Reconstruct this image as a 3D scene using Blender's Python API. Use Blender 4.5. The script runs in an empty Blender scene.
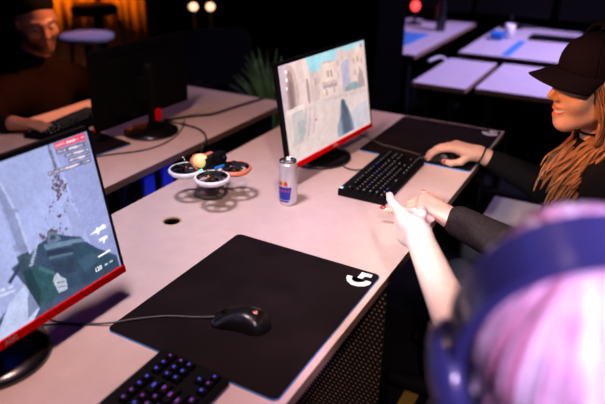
import bpy, bmesh, math, random
import numpy as np
from mathutils import Vector, Matrix, Euler
random.seed(4); rng = np.random.default_rng(4)
S = bpy.context.scene; C = S.collection
PI = math.pi; R = math.radians
V = Vector
TZ = 0.74                      # table top height above the floor; everything below is written with z=0 at the table top

# ------------------------------------------------------------------ materials
def lin(c):
    return tuple(((v/12.92) if v <= .04045 else ((v+.055)/1.055)**2.4) for v in c)
def mat(name, col, rough=.5, metal=0., emit=None, estr=1., noise=0., nscale=60., bump=0., bscale=200., coat=0., sheen=0., attr=None, spec=.5, sss=0.):
    m = bpy.data.materials.new(name); m.use_nodes = True
    nt = m.node_tree; b = nt.nodes['Principled BSDF']
    b.inputs['Base Color'].default_value = (*col, 1); b.inputs['Roughness'].default_value = rough
    b.inputs['Metallic'].default_value = metal; b.inputs['Specular IOR Level'].default_value = spec
    if coat: b.inputs['Coat Weight'].default_value = coat
    if sheen: b.inputs['Sheen Weight'].default_value = sheen
    if sss:
        b.inputs['Subsurface Weight'].default_value = sss; b.inputs['Subsurface Radius'].default_value = (.01, .004, .002)
    tc = nt.nodes.new('ShaderNodeTexCoord')
    src = None
    if attr:
        a = nt.nodes.new('ShaderNodeAttribute'); a.attribute_name = attr; src = a.outputs['Color']
        nt.links.new(src, b.inputs['Base Color'])
    if noise:
        n = nt.nodes.new('ShaderNodeTexNoise'); n.inputs['Scale'].default_value = nscale; n.inputs['Detail'].default_value = 4
        nt.links.new(tc.outputs['Object'], n.inputs['Vector'])
        mp = nt.nodes.new('ShaderNodeMapRange'); mp.inputs['From Min'].default_value = .25; mp.inputs['From Max'].default_value = .75
        mp.inputs['To Min'].default_value = 1-noise; mp.inputs['To Max'].default_value = 1+noise
        nt.links.new(n.outputs['Fac'], mp.inputs['Value'])
        mx = nt.nodes.new('ShaderNodeMix'); mx.data_type = 'RGBA'; mx.blend_type = 'MULTIPLY'; mx.inputs[0].default_value = 1
        if src: nt.links.new(src, mx.inputs[6])
        else: mx.inputs[6].default_value = (*col, 1)
        nt.links.new(mp.outputs['Result'], mx.inputs[7]); nt.links.new(mx.outputs[2], b.inputs['Base Color'])
    if bump:
        n = nt.nodes.new('ShaderNodeTexNoise'); n.inputs['Scale'].default_value = bscale; n.inputs['Detail'].default_value = 3
        nt.links.new(tc.outputs['Object'], n.inputs['Vector'])
        bp = nt.nodes.new('ShaderNodeBump'); bp.inputs['Strength'].default_value = bump; bp.inputs['Distance'].default_value = .002
        nt.links.new(n.outputs['Fac'], bp.inputs['Height']); nt.links.new(bp.outputs['Normal'], b.inputs['Normal'])
    if emit:
        b.inputs['Emission Color'].default_value = (*emit, 1); b.inputs['Emission Strength'].default_value = estr
    return m
def emis_attr(name, attr, s):
    m = bpy.data.materials.new(name); m.use_nodes = True; nt = m.node_tree; b = nt.nodes['Principled BSDF']
    a = nt.nodes.new('ShaderNodeAttribute'); a.attribute_name = attr
    b.inputs['Base Color'].default_value = (.01, .01, .01, 1); b.inputs['Roughness'].default_value = .45
    nt.links.new(a.outputs['Color'], b.inputs['Emission Color']); b.inputs['Emission Strength'].default_value = s
    return m

M = dict(
 laminate=mat('table_laminate', (.72, .55, .475), .38, noise=.05, nscale=25, bump=.04, bscale=300),
 edge=mat('table_edge_band', (.27, .155, .11), .5),
 wood=mat('chipboard', (.55, .36, .2), .8, noise=.2),
 metal=mat('black_metal', (.008, .008, .009), .5, .1, spec=.2),
 blk=mat('black_plastic', (.005, .005, .006), .45, spec=.15),
 gloss=mat('glossy_black_plastic', (.006, .006, .007), .24, spec=.9),
 matte=mat('matte_black_plastic', (.005, .0045, .005), .6, spec=.06),
 padtop=mat('pad_cloth', (.0085, .0044, .0046), .8, noise=.5, nscale=9, bump=.15, bscale=900, spec=.12),
 padbase=mat('pad_blue_rubber', (.05, .27, .68), .6),
 white=mat('white_print', (.85, .85, .85), .6),
 red=mat('red_plastic', (.85, .003, .003), .5, spec=.0),
 dimgrey=mat('dim_grey_print', (.12, .11, .11), .5),
 grey=mat('grey_print', (.62, .58, .58), .5),
 alu=mat('aluminium', (.75, .76, .78), .22, 1.),
 silver=mat('silver_lacquer', (.72, .72, .76), .25, .35),
 canblue=mat('can_blue', (.015, .035, .42), .28, .25),
 canred=mat('can_red', (.75, .06, .04), .35),
 canyel=mat('can_yellow', (.9, .6, .05), .35),
 ductw=mat('white_duct', (.85, .85, .87), .4),
 ducto=mat('orange_duct', (.80, .22, .11), .45),
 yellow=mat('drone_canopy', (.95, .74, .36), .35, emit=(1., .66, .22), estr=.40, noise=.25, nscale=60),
 blue=mat('blue_plastic', (.02, .22, .7), .35),
 carbon=mat('carbon', (.02, .02, .022), .35),
 copper=mat('copper_winding', (.7, .28, .08), .35, .9),
 ledg=mat('green_led', (.02, .3, .1), .4, emit=(.05, 1, .35), estr=3.),
 ledr=mat('red_led', (.4, .02, .02), .4, emit=(1, .05, .05), estr=2.5),
 ledo=mat('orange_led', (.4, .1, .02), .4, emit=(1, .3, .05), estr=1.5),
 cyan=mat('lit_logo', (.2, .4, .5), .4, emit=(.45, .9, 1.), estr=2.),
 hud=mat('screen_digits', (.8, .8, .8), .5, emit=(.85, .88, .95), estr=1.),
 mouse=mat('satin_black_shell', (.006, .005, .0055), .30, spec=.75),
 pinkg=mat('lit_pink_logo', (.4, .2, .2), .4, emit=(1, .16, .14), estr=.8),
 keyb=mat('key_blue', (.02, .02, .1), .4, emit=(.10, .10, 1.), estr=.8),
 keyp=mat('key_purple', (.05, .02, .1), .4, emit=(.5, .08, .8), estr=.45),
 keyr=mat('key_red', (.1, .02, .02), .4, emit=(1, .05, .12), estr=.6),
 keyw=mat('key_pale', (.10, .10, .10), .4, emit=(.60, .48, .45), estr=.34),
 cable=mat('cable_sheath', (.030, .022, .020), .5),
 cabler=mat('grey_cable', (.10, .085, .08), .5),
 denim=mat('dark_denim', (.01, .012, .02), .85, noise=.3, nscale=200),
 jacket=mat('black_jacket', (.005, .0045, .005), .9, noise=.4, nscale=260, bump=.3, bscale=300, spec=.1),
 knit=mat('charcoal_knit', (.024, .020, .019), .9, noise=.9, nscale=420, bump=.6, bscale=400, spec=.1),
 brown=mat('brown_sweater', (.012, .0045, .002), .9, noise=.3, nscale=120, bump=.4, bscale=200, spec=.1),
 pinktop=mat('dark_hoodie', (.02, .015, .03), .9),
 capm=mat('cap_twill', (.006, .0036, .006), .8, noise=.2, nscale=400, bump=.2, bscale=700, spec=.05),
 beanie=mat('beanie_knit', (.005, .0045, .005), .9, bump=.5, bscale=200, spec=.1),
 skin=mat('skin', (.6, .4, .3), .42, attr='Col', noise=.06, nscale=80, sss=.12),
 eye=mat('eye_white', (.6, .57, .55), .2), iris=mat('iris', (.03, .018, .01), .15),
 nail=mat('red_nail_polish', (.33, .006, .014), .15, coat=.6),
 nailp=mat('pale_nail', (.72, .42, .38), .3),
 blonde=mat('blonde_hair', (.25, .115, .045), .36, noise=.45, nscale=45),
 pinkhair=mat('pink_hair', (.80, .47, .66), .45, noise=.5, nscale=30),
 palehair=mat('pale_lilac_hair', (.86, .72, .84), .45, noise=.3, nscale=40),
 redhair=mat('dark_rose_hair', (.50, .17, .28), .5, noise=.4, nscale=40),
 darkhair=mat('dark_hair', (.012, .009, .008), .5),
 hpblue=mat('headband_vinyl', (.030, .030, .13), .33, coat=.5),
 hpcush=mat('cushion', (.02, .02, .045), .6),
 leaf=mat('grass_leaf', (.09, .19, .035), .5, noise=.3, nscale=30),
 pot=mat('dark_pot', (.03, .03, .032), .6),
 floor=mat('dark_carpet', (.006, .0055, .0065), .95, noise=.5, nscale=150, spec=.05),
 wall=mat('black_wall_paint', (.002, .0018, .0022), .95, spec=.0),
 curtain=mat('ochre_curtain', (.55, .27, .06), .8, noise=.2, nscale=15),
 deskb=mat('pale_desk', (.62, .55, .60), .5, noise=.06, nscale=20),
 lamp=mat('lamp_bulb', (1, .8, .6), .4, emit=(1., .56, .32), estr=2.6),
 tape=mat('yellow_tape', (.26, .16, .02), .6),
 bluepost=mat('blue_post', (.03, .05, .62), .45),  # even saturated blue base colour on the posts in the gap
 steel=mat('chrome', (.6, .6, .62), .2, 1.),
 skinm=mat('man_dark_grey', (.1, .1, .1), .9),  # plain dark grey, assigned to no object
)

# perforated sheet: rows of slots painted pale for the lit space behind, procedural
def perforated():
    m = mat('perforated_sheet', (.02, .018, .018), .5, .3); nt = m.node_tree; b = nt.nodes['Principled BSDF']
    tc = nt.nodes.new('ShaderNodeTexCoord'); sp = nt.nodes.new('ShaderNodeSeparateXYZ'); cb = nt.nodes.new('ShaderNodeCombineXYZ')
    nt.links.new(tc.outputs['Object'], sp.inputs[0]); nt.links.new(sp.outputs['Y'], cb.inputs['X']); nt.links.new(sp.outputs['Z'], cb.inputs['Y'])
    br = nt.nodes.new('ShaderNodeTexBrick'); nt.links.new(cb.outputs[0], br.inputs['Vector'])
    br.inputs['Color1'].default_value = (.62, .42, .33, 1); br.inputs['Color2'].default_value = (.36, .24, .19, 1); br.inputs['Mortar'].default_value = (.008, .007, .007, 1)
    br.inputs['Scale'].default_value = 1; br.inputs['Brick Width'].default_value = .0125; br.inputs['Row Height'].default_value = .0125; br.inputs['Mortar Size'].default_value = .0039; br.inputs['Mortar Smooth'].default_value = .2
    nt.links.new(br.outputs['Color'], b.inputs['Base Color']); return m
M['perf'] = perforated()

# ------------------------------------------------------------------ mesh helpers
class MB:
    def __init__(s): s.v = []; s.f = []; s.m = []; s.sm = []
    def add(s, vs, fs, mi=0, smooth=True, T=None):
        o = len(s.v)
        s.v += [tuple(T @ V(p)) if T else tuple(p) for p in vs]
        s.f += [tuple(i+o for i in f) for f in fs]; s.m += [mi]*len(fs); s.sm += [smooth]*len(fs)
        return s
    def box(s, x0, x1, y0, y1, z0, z1, mi=0, bev=0., T=None, seg=2):
        bm = bmesh.new(); bmesh.ops.create_cube(bm, size=1)
        for v in bm.verts: v.co = V(((x0+x1)/2+v.co.x*(x1-x0), (y0+y1)/2+v.co.y*(y1-y0), (z0+z1)/2+v.co.z*(z1-z0)))
        if bev: bmesh.ops.bevel(bm, geom=bm.edges[:], offset=bev, segments=seg, affect='EDGES', profile=.6)
        s.bm(bm, mi, False, T); return s
    def bm(s, bm, mi=0, smooth=True, T=None):
        bm.verts.index_update()
        s.add([v.co.copy() for v in bm.verts], [[v.index for v in f.verts] for f in bm.faces], mi, smooth, T); bm.free(); return s
    def lathe(s, prof, n=32, mi=0, T=None, cap=True, smooth=True):
        vs = [(r*math.cos(2*PI*k/n), r*math.sin(2*PI*k/n), z) for r, z in prof for k in range(n)]
        fs = [(i*n+k, i*n+(k+1) % n, (i+1)*n+(k+1) % n, (i+1)*n+k) for i in range(len(prof)-1) for k in range(n)]
        if cap: fs += [tuple(range(n-1, -1, -1)), tuple((len(prof)-1)*n+k for k in range(n))]
        return s.add(vs, fs, mi, smooth, T)
    def tube(s, pts, r, n=8, mi=0, T=None, flat=1.):
        pts = [V(p) for p in pts]; rs = r if hasattr(r, '__len__') else [r]*len(pts)
        vs = []; up = V((.13, .21, .97)).normalized()
        for i, p in enumerate(pts):
            d = (pts[min(i+1, len(pts)-1)]-pts[max(i-1, 0)])
            d = d.normalized() if d.length > 1e-9 else V((0, 0, 1))
            a = d.cross(up)
            if a.length < 1e-3: a = d.cross(V((1, 0, 0)))
            a.normalize(); b = d.cross(a); up = -b if b.dot(up) < 0 else b
            a = up.cross(d).normalized()
            vs += [p+rs[i]*(math.cos(2*PI*k/n)*a+math.sin(2*PI*k/n)*up*flat) for k in range(n)]
        fs = [(i*n+k, i*n+(k+1) % n, (i+1)*n+(k+1) % n, (i+1)*n+k) for i in range(len(pts)-1) for k in range(n)]
        fs += [tuple(range(n-1, -1, -1)), tuple((len(pts)-1)*n+k for k in range(n))]
        return s.add(vs, fs, mi, True, T)
    def prism(s, poly, z0, z1, mi=0, T=None, smooth=False):
        n = len(poly); vs = [(x, y, z0) for x, y in poly]+[(x, y, z1) for x, y in poly]
        fs = [tuple(range(n-1, -1, -1)), tuple(range(n, 2*n))]+[(k, (k+1) % n, n+(k+1) % n, n+k) for k in range(n)]
        return s.add(vs, fs, mi, smooth, T)
    def ball(s, c, r, mi=0, n=16, T=None):
        r = (r, r, r) if not hasattr(r, '__len__') else r
        bm = bmesh.new(); bmesh.ops.create_uvsphere(bm, u_segments=n, v_segments=max(6, n//2), radius=1)
        for v in bm.verts: v.co = V((c[0]+v.co.x*r[0], c[1]+v.co.y*r[1], c[2]+v.co.z*r[2]))
        return s.bm(bm, mi, True, T)
def smooth_path(pts, n=8):
    pts = [V(p) for p in pts]; out = []
    for i in range(len(pts)-1):
        p0, p1, p2, p3 = pts[max(i-1, 0)], pts[i], pts[i+1], pts[min(i+2, len(pts)-1)]
        for k in range(n):
            t = k/n
            out.append(.5*((2*p1)+(p2-p0)*t+(2*p0-5*p1+4*p2-p3)*t*t+(3*p1-p0-3*p2+p3)*t**3))
    return out+[pts[-1]]
def wm(o):
    m = Matrix.Identity(4)
    while o: m = o.matrix_basis @ m; o = o.parent
    return m
def part(name, mb, mats, parent=None, world=False, label=None, kind=None, bevel=0.):
    me = bpy.data.meshes.new(name); T = wm(parent).inverted() if (world and parent) else None
    me.from_pydata([tuple(T @ V(p)) for p in mb.v] if T else mb.v, [], mb.f)
    for m in (mats if isinstance(mats, (list, tuple)) else [mats]): me.materials.append(M[m])
    me.polygons.foreach_set('material_index', mb.m); me.polygons.foreach_set('use_smooth', mb.sm); me.update()
    o = bpy.data.objects.new(name, me); C.objects.link(o); o.parent = parent
    if label: o['label'] = label
    if kind: o['kind'] = kind
    return o
def tag(o, label, cat, group=None):
    o['label'] = label; o['category'] = cat
    if group: o['group'] = group
    return o
def thing(name, label, cat, loc=(0, 0, 0), rz=0., group=None):
    o = bpy.data.objects.new(name, None); C.objects.link(o); o.empty_display_size = .05
    o.location = loc; o.rotation_euler = (0, 0, rz); return tag(o, label, cat, group)
def dup(root, loc=None, rz=None, label=None):
    r = root.copy(); C.objects.link(r)
    if loc is not None: r.location = loc
    if rz is not None: r.rotation_euler = (0, 0, rz)
    if label: r['label'] = label
    for ch in root.children:
        c = ch.copy(); C.objects.link(c); c.parent = r
        for g in ch.children:
            d = g.copy(); C.objects.link(d); d.parent = c
    return r
def text_mb(txt, size, mi=0, ext=.0003, T=None, bold=.0):
    cu = bpy.data.curves.new('t', 'FONT'); cu.body = txt; cu.size = size; cu.extrude = ext; cu.offset = bold*size; cu.align_x = 'CENTER'; cu.align_y = 'CENTER'; cu.resolution_u = 3
    o = bpy.data.objects.new('t', cu); C.objects.link(o); dg = bpy.context.evaluated_depsgraph_get()
    me = bpy.data.meshes.new_from_object(o.evaluated_get(dg)); mb = MB()
    mb.add([v.co.copy() for v in me.vertices], [list(p.vertices) for p in me.polygons], mi, False, T)
    bpy.data.objects.remove(o); bpy.data.curves.remove(cu); bpy.data.meshes.remove(me); return mb

# ------------------------------------------------------------------ organic surfaces: signed distance field + surface nets
def rc(a, b, r1, r2, k=.02, sub=False): return ('rc', np.array(a, float), np.array(b, float), r1, r2, k, sub)
def el(c, r, Rm=None, k=.02, sub=False): return ('el', np.array(c, float), np.array(r, float), np.eye(3) if Rm is None else np.array(Rm, float), 0, k, sub)
def field_mesh(prims, vox, smooth=2):
    lo = np.full(3, 1e9); hi = -lo
    def bb(q):
        if q[0] == 'rc': return np.minimum(q[1]-q[3], q[2]-q[4]), np.maximum(q[1]+q[3], q[2]+q[4])
        r = q[2].max(); return q[1]-r, q[1]+r
    for q in prims:
        if not q[6]: a, b = bb(q); lo = np.minimum(lo, a); hi = np.maximum(hi, b)
    lo = lo-4*vox; n = np.ceil((hi+4*vox-lo)/vox).astype(int)+1
    f = np.ones(n, np.float32)
    for q in prims:
        a, b = bb(q); k = q[5]; mg = k+3*vox
        i0 = np.clip(np.floor((a-mg-lo)/vox).astype(int), 0, n); i1 = np.clip(np.ceil((b+mg-lo)/vox).astype(int)+1, 0, n)
        if (i1 <= i0).any(): continue
        P = np.stack(np.meshgrid(*[lo[d]+vox*np.arange(i0[d], i1[d]) for d in range(3)], indexing='ij'), -1)
        if q[0] == 'rc':
            ab = q[2]-q[1]; L = max(ab@ab, 1e-12); t = np.clip(((P-q[1])@ab)/L, 0, 1)
            d = np.linalg.norm(P-q[1]-t[..., None]*ab, axis=-1)-(q[3]+t*(q[4]-q[3]))
        else:
            p = (P-q[1])@q[3]; k0 = np.linalg.norm(p/q[2], axis=-1); k1 = np.linalg.norm(p/q[2]**2, axis=-1)+1e-9; d = k0*(k0-1)/k1
        sl = tuple(slice(i0[d_], i1[d_]) for d_ in range(3)); g = f[sl]
        if q[6]:
            d = -d; h = np.maximum(k-np.abs(g-d), 0)/max(k, 1e-6); f[sl] = np.maximum(g, d)+h*h*k/4
        else:
            h = np.maximum(k-np.abs(g-d), 0)/max(k, 1e-6); f[sl] = np.minimum(g, d)-h*h*k/4
    ins = f < 0
    c = [ins[dx:n[0]-1+dx, dy:n[1]-1+dy, dz:n[2]-1+dz] for dx in (0, 1) for dy in (0, 1) for dz in (0, 1)]
    s_ = sum(x.astype(np.int8) for x in c); act = (s_ > 0) & (s_ < 8); idx = np.argwhere(act)
    vid = np.full(act.shape, -1, np.int32); vid[act] = np.arange(len(idx))
    offs = np.array([(dx, dy, dz) for dx in (0, 1) for dy in (0, 1) for dz in (0, 1)])
    vals = np.stack([f[tuple((idx+o).T)] for o in offs], 1)
    acc = np.zeros((len(idx), 3)); cnt = np.zeros(len(idx))
    for i in range(8):
        for j in range(i+1, 8):
            if np.abs(offs[i]-offs[j]).sum() != 1: continue
            a, b = vals[:, i], vals[:, j]; m = (a < 0) != (b < 0); t = np.where(m, a/np.where(m, a-b, 1), 0)
            acc += m[:, None]*(offs[i]+t[:, None]*(offs[j]-offs[i])); cnt += m
    vs = lo+vox*(idx+acc/cnt[:, None])
    faces = []
    for ax in range(3):
        u, w = (ax+1) % 3, (ax+2) % 3
        A = ins.take(range(0, n[ax]-1), ax); B = ins.take(range(1, n[ax]), ax); e = np.argwhere(A != B)
        e = e[(e[:, u] > 0) & (e[:, w] > 0) & (e[:, u] < n[u]-1) & (e[:, w] < n[w]-1)]
        st = ins[tuple(e.T)]; eu = np.zeros(3, int); eu[u] = 1; ew = np.zeros(3, int); ew[w] = 1
        Q = np.stack([vid[tuple((e-eu-ew).T)], vid[tuple((e-ew).T)], vid[tuple(e.T)], vid[tuple((e-eu).T)]], 1)
        Q[~st] = Q[~st][:, ::-1]; faces.append(Q)
    F = np.concatenate(faces)
    for _ in range(smooth):
        s2 = np.zeros_like(vs); c2 = np.zeros(len(vs))
        for a, b in ((0, 1), (1, 2), (2, 3), (3, 0)):
            np.add.at(s2, F[:, a], vs[F[:, b]]); np.add.at(c2, F[:, a], 1); np.add.at(s2, F[:, b], vs[F[:, a]]); np.add.at(c2, F[:, b], 1)
        vs = vs*.5+.5*s2/np.maximum(c2, 1)[:, None]
    return vs, F
def field_obj(name, prims, vox, material, parent, smooth=2, colour=None, label=None):
    vs, F = field_mesh(prims, vox, smooth)
    cols = colour(vs) if colour else None
    W_ = np.array(wm(parent).inverted()) if parent else np.eye(4); vs = vs@W_[:3, :3].T+W_[:3, 3]
    me = bpy.data.meshes.new(name); me.vertices.add(len(vs)); me.vertices.foreach_set('co', vs.astype(np.float32).ravel())
    me.loops.add(F.size); me.loops.foreach_set('vertex_index', F.astype(np.int32).ravel())
    me.polygons.add(len(F)); me.polygons.foreach_set('loop_start', np.arange(0, F.size, 4, dtype=np.int32))
    me.polygons.foreach_set('use_smooth', np.ones(len(F), bool)); me.update(calc_edges=True); me.validate()
    me.materials.append(M[material])
    if cols is not None:
        a = me.color_attributes.new('Col', 'FLOAT_COLOR', 'POINT'); a.data.foreach_set('color', np.c_[cols, np.ones(len(cols))].astype(np.float32).ravel())
    o = bpy.data.objects.new(name, me); C.objects.link(o); o.parent = parent
    if label: o['label'] = label
    return o
def frame(fwd, up=(0, 0, 1), roll=0.):
    y = V(fwd).normalized(); x = y.cross(V(up)).normalized(); z = x.cross(y)
    if roll:
        c, s = math.cos(roll), math.sin(roll); x, z = x*c+z*s, z*c-x*s
    return Matrix((x, y, z)).transposed()
def head_prims(c, Rm, s=1., smile=0.):
    c = V(c)
    def p(x, y, z): return c+Rm @ (V((x, y, z))*s)
    L = [el(p(0, -.018, .035), V((.074, .095, .082))*s, Rm, .02), el(p(0, .02, -.028), V((.061, .074, .088))*s, Rm, .03),
         rc(p(0, .066, -.100), p(0, .066, -.100), .020*s, .020*s, .03)]
    for q in (-1, 1):
        L += [rc(p(.05*q, .0, -.062), p(.012*q, .062, -.102), .021*s, .017*s, .03), el(p(.040*q, .056, -.034), V((.024, .022, .024+.002*smile))*s, Rm, .025),
              rc(p(.008*q, .089, .020), p(.042*q, .074, .022), .009*s, .008*s, .015), el(p(.075*q, -.012, -.012), V((.009, .019, .031))*s, Rm, .008)]
    L += [rc(p(0, .088, .010), p(0, .109, -.028), .0075*s, .0105*s, .014), rc(p(-.011, .098, -.034), p(.011, .098, -.034), .0075*s, .0075*s, .008)]
    for q in (-1, 1): L.append(el(p(.032*q, .094, .001), V((.016, .012, .010))*s, Rm, .012, True))
    w = .022+.006*smile
    L += [rc(p(-w*.8, .085, -.061+.005*smile), p(0, .094, -.0605), .0045*s, .0065*s, .008), rc(p(w*.8, .085, -.061+.005*smile), p(0, .094, -.0605), .0045*s, .0065*s, .008),
          rc(p(-w*.7, .083, -.071), p(0, .091, -.0765-.004*smile), .0045*s, .0075*s, .008), rc(p(w*.7, .083, -.071), p(0, .091, -.0765-.004*smile), .0045*s, .0075*s, .008)]
    if smile: L.append(el(p(0, .096, -.069), V((w*.8, .010, .0042))*s, Rm, .003, True))
    return L
def skin_colour(c, Rm, s, base, lip, smile=0., beard=None, brow=(.03, .018, .012)):
    Rn = np.array(Rm); cn = np.array(c)
    def fn(vs):
        q = ((vs-cn)@Rn)/s; x, y, z = q.T; col = np.tile(np.array(base), (len(vs), 1))
        def mix(mask, cc):
            m = np.clip(mask, 0, 1)[:, None]; col[:] = col*(1-m)+np.array(cc)*m
        front = (y > .05)
        if beard: mix(((z < -.035) & (z > -.125) & (y > .0) & (np.abs(x) < .07)).astype(float)*.75, beard)
        w = .024+.005*smile; zz = z-.006*smile*(np.abs(x)/w)**2
        mix((front & (np.abs(x) < w) & (np.abs(zz+.069) < .0145*(1-(np.abs(x)/w)**2)**.5*1.0)).astype(float)*.9 if True else 0, lip) if False else None
        ins_ = front & (np.abs(x) < w) & (y > .07)
        hh = np.where(ins_, .0145*np.sqrt(np.clip(1-(x/w)**2, 0, 1)), 0)
        mix((ins_ & (np.abs(zz+.068) < hh)).astype(float)*.9, lip)
        if smile: mix((ins_ & (np.abs(zz+.0675) < hh*.38)).astype(float), (.8, .77, .72))
        mix((front & (np.abs(z-.026-.25*0*np.abs(x)) < .005) & (np.abs(np.abs(x)-.031) < .018)).astype(float)*.85, brow)
        return col
    return fn
def add_eyes(c, Rm, s, parent):
    for q in (-1, 1):
        mb = MB(); T = Matrix.Translation(c) @ Rm.to_4x4()
        mb.ball((0, 0, 0), .0118*s, 0, 12, T @ Matrix.Translation(V((.032*q, .0765, .001))*s)); mb.ball((0, .0082*s, -.001), (.0055*s, .0042*s, .0055*s), 1, 10, T @ Matrix.Translation(V((.032*q, .0765, .001))*s))
        part('eye', mb, ['eye', 'iris'], parent, world=True)
def hand_prims(W, F, N, S, curls, thumb, sc=1., fs=1., spread=.06):
    """W wrist, F towards the fingers, N out of the back of the hand, S towards the thumb; curls: degrees at the three joints of each finger"""
    W, F, N, S = V(W), V(F).normalized(), V(N).normalized(), V(S).normalized(); L = []; tips = []
    offs = (.026, .008, -.011, -.028); fwd = (.088, .092, .087, .078); ln = (1., 1.1, 1.02, .82)
    for i in range(4):
        kn = W+F*fwd[i]*sc+S*offs[i]*sc
        L.append(rc(W+S*offs[i]*.55*sc, kn, .0155*sc, .0115*sc, .016))
        d = (F+S*spread*(offs[i]/.026)).normalized(); p = kn; a = 0; r = .0095*sc*fs
        for j, l in enumerate((.043, .027, .021)):
            a += R(curls[i][j]); dd = d*math.cos(a)-N*math.sin(a); e = p+dd*l*ln[i]*sc
            L.append(rc(p, e, r, r*.9, .004)); p = e; r *= .9
        nn = N*math.cos(a)+d*math.sin(a); tips.append((p, dd, nn, r))
    b = W+F*.022*sc+S*.018*sc-N*.006*sc; L.append(rc(b, W+F*.06*sc+S*.012*sc, .017*sc, .013*sc, .015))
    p = b; r = .0135*sc
    for j, l in enumerate((.040, .032, .026)):
        dd = (F*thumb[j][0]+S*thumb[j][1]+N*thumb[j][2]).normalized(); e = p+dd*l*sc; L.append(rc(p, e, r, r*.86, .007)); p = e; r *= .86
    tn = (N*.5+S*.75); tn = (tn-dd*tn.dot(dd)).normalized(); tips.append((p, dd, tn, r))
    return L, tips
def nails(tips, which, m, parent, sc=1.):
    for i in which:
        p, d, n, r = tips[i]; x = d.cross(n).normalized(); n = x.cross(d).normalized()
        T = Matrix.Translation(p+n*r*.72-d*.001) @ Matrix((x, d, n)).transposed().to_4x4()
        mb = MB(); mb.ball((0, 0, 0), (r*.74, r*1.15, r*.38), 0, 12, T); part('fingernail', mb, m, parent, world=True)

# ------------------------------------------------------------------ setting
def struct(name, mb, m):
    o = part(name, mb, m); o['kind'] = 'structure'; return o
X0, X1, Y0, Y1, H = -3., 7.2, -3.2, 4.6, 2.2
FZ = -TZ
struct('floor', MB().box(X0, X1, Y0, Y1, FZ-.1, FZ), 'floor'); struct('ceiling', MB().box(X0, X1, Y0, Y1, H, H+.1), 'wall')
struct('wall_back', MB().box(X0, X1, Y1, Y1+.1, FZ, H), 'wall'); struct('wall_right', MB().box(X1, X1+.1, Y0, Y1, FZ, H), 'wall')
struct('wall_front', MB().box(X0, X1, Y0-.1, Y0, FZ, H), 'wall'); struct('wall_left', MB().box(X0-.1, X0, Y0, Y1, FZ, H), 'wall')
p_ = MB(); p_.box(2.2, 2.6, .76, 1.17, FZ, H, 0, .01)
pl = struct('trim_1', p_, 'wall')

# ------------------------------------------------------------------ desks
def desk(name, label, x0, x1, y0, y1, holes=(), m='laminate', legs=True, group=None, th=.026):
    t = thing(name, label, 'desk', ((x0+x1)/2, (y0+y1)/2, FZ), 0, group)
    mb = MB(); mb.box(x0, x1, y0, y1, -th, 0, 0, .0025)
    top = part('tabletop', mb, [m, 'edge', 'matte'], t, world=True)
    for p in top.data.polygons:
        if abs(p.normal.z) < .5: p.material_index = 1
    for hx, hy, hr in holes:
        cu = MB(); cu.lathe([(hr, -.2), (hr, .2)], 40, 0, Matrix.Translation((hx, hy, 0))); co = part('cutter', cu, 'wood', t, world=True)
        md = top.modifiers.new('b', 'BOOLEAN'); md.operation = 'DIFFERENCE'; md.object = co; md.solver = 'EXACT'
        bpy.context.view_layer.update(); dg = bpy.context.evaluated_depsgraph_get(); me = bpy.data.meshes.new_from_object(top.evaluated_get(dg)); top.modifiers.clear(); top.data = me
        bpy.data.objects.remove(co)
        for p in me.polygons:
            d = math.hypot(p.center.x+t.location.x-hx, p.center.y+t.location.y-hy)
            if d < hr*1.02 and abs(p.normal.z) < .5: p.material_index = 2  # hole wall coloured black to stand for the dark space below
    for hx, hy, hr in holes: part('cable_grommet', MB().lathe([(hr+.003, 0), (hr+.0025, .0012), (hr-.001, .0012), (hr-.0022, 0), (hr-.0022, -.008), (hr, -.008), (hr, 0)], 40, 0, Matrix.Translation((hx, hy, 0)), cap=False), 'wood', t, world=True, label='pale rim of the round cable hole')
    if legs:
        for lx in (x0+.06, x1-.06):
            for ly in (y0+.07, y1-.07):
                part('leg', MB().box(lx-.022, lx+.022, ly-.022, ly+.022, FZ, -th, 0, .003), 'metal', t, world=True)
        for ly in (y0+.07, y1-.07): part('crossbar', MB().box(x0+.08, x1-.08, ly-.015, ly+.015, -th-.045, -th-.002, 0, .003), 'metal', t, world=True)
    return t
near = desk('gaming_desk', 'long pale laminate desk in the foreground carrying two lit monitors and the can', -.78, 1.665, -.015, .773, [(.433, .601, .024)])
# perforated side sheet under the front edge, cable tray at the back
mb = MB(); mb.box(.478, .486, -.010, .52, -.58, -.03, 0, .001)
part('perforated_panel', mb, 'perf', near, world=True, label='black perforated metal sheet under the front edge')
mb = MB(); mb.box(-.7, 1.6, .70, .76, -.12, -.11); mb.box(-.7, 1.6, .755, .76, -.12, -.06); mb.box(-.7, 1.6, .70, .705, -.12, -.06)
part('cable_tray', mb, 'metal', near, world=True)
mb = MB()
for k in range(9):
    T = Matrix.Translation((.474, .012+.030*k, -.062-.002*k)) @ Matrix.Rotation(PI/2, 4, 'Y')
    mb.lathe([(.0085, -.002), (.0115, 0), (.0085, .003), (.0062, 0), (.0085, -.002)], 16, 0, T, cap=False)
part('cable_ring', mb, M and 'edge', near, world=True, label='row of small round rings along the top of the perforated sheet')
far = desk('gaming_desk', 'pale desk on the far side of the dark gap where the man in brown sits', -.78, 1.575, .922, 1.70)
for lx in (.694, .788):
    part('gap_post', MB().box(lx-.024, lx+.024, .925, .945, FZ, -.028, 0, .003), 'bluepost', far, world=True, label='blue post in the dark gap between the desks')
part('cable_tray', MB().box(-.7, .62, .96, 1.02, -.12, -.05, 0, .004).box(.80, 1.5, .96, 1.02, -.12, -.05, 0, .004), 'metal', far, world=True)
G = 'empty desks of the row behind'
d1 = desk('office_desk', 'short violet-lit desk end nearest the dark pillar with nothing on it', 2.215, 2.865, .292, .565, m='deskb', group=G)
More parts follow.
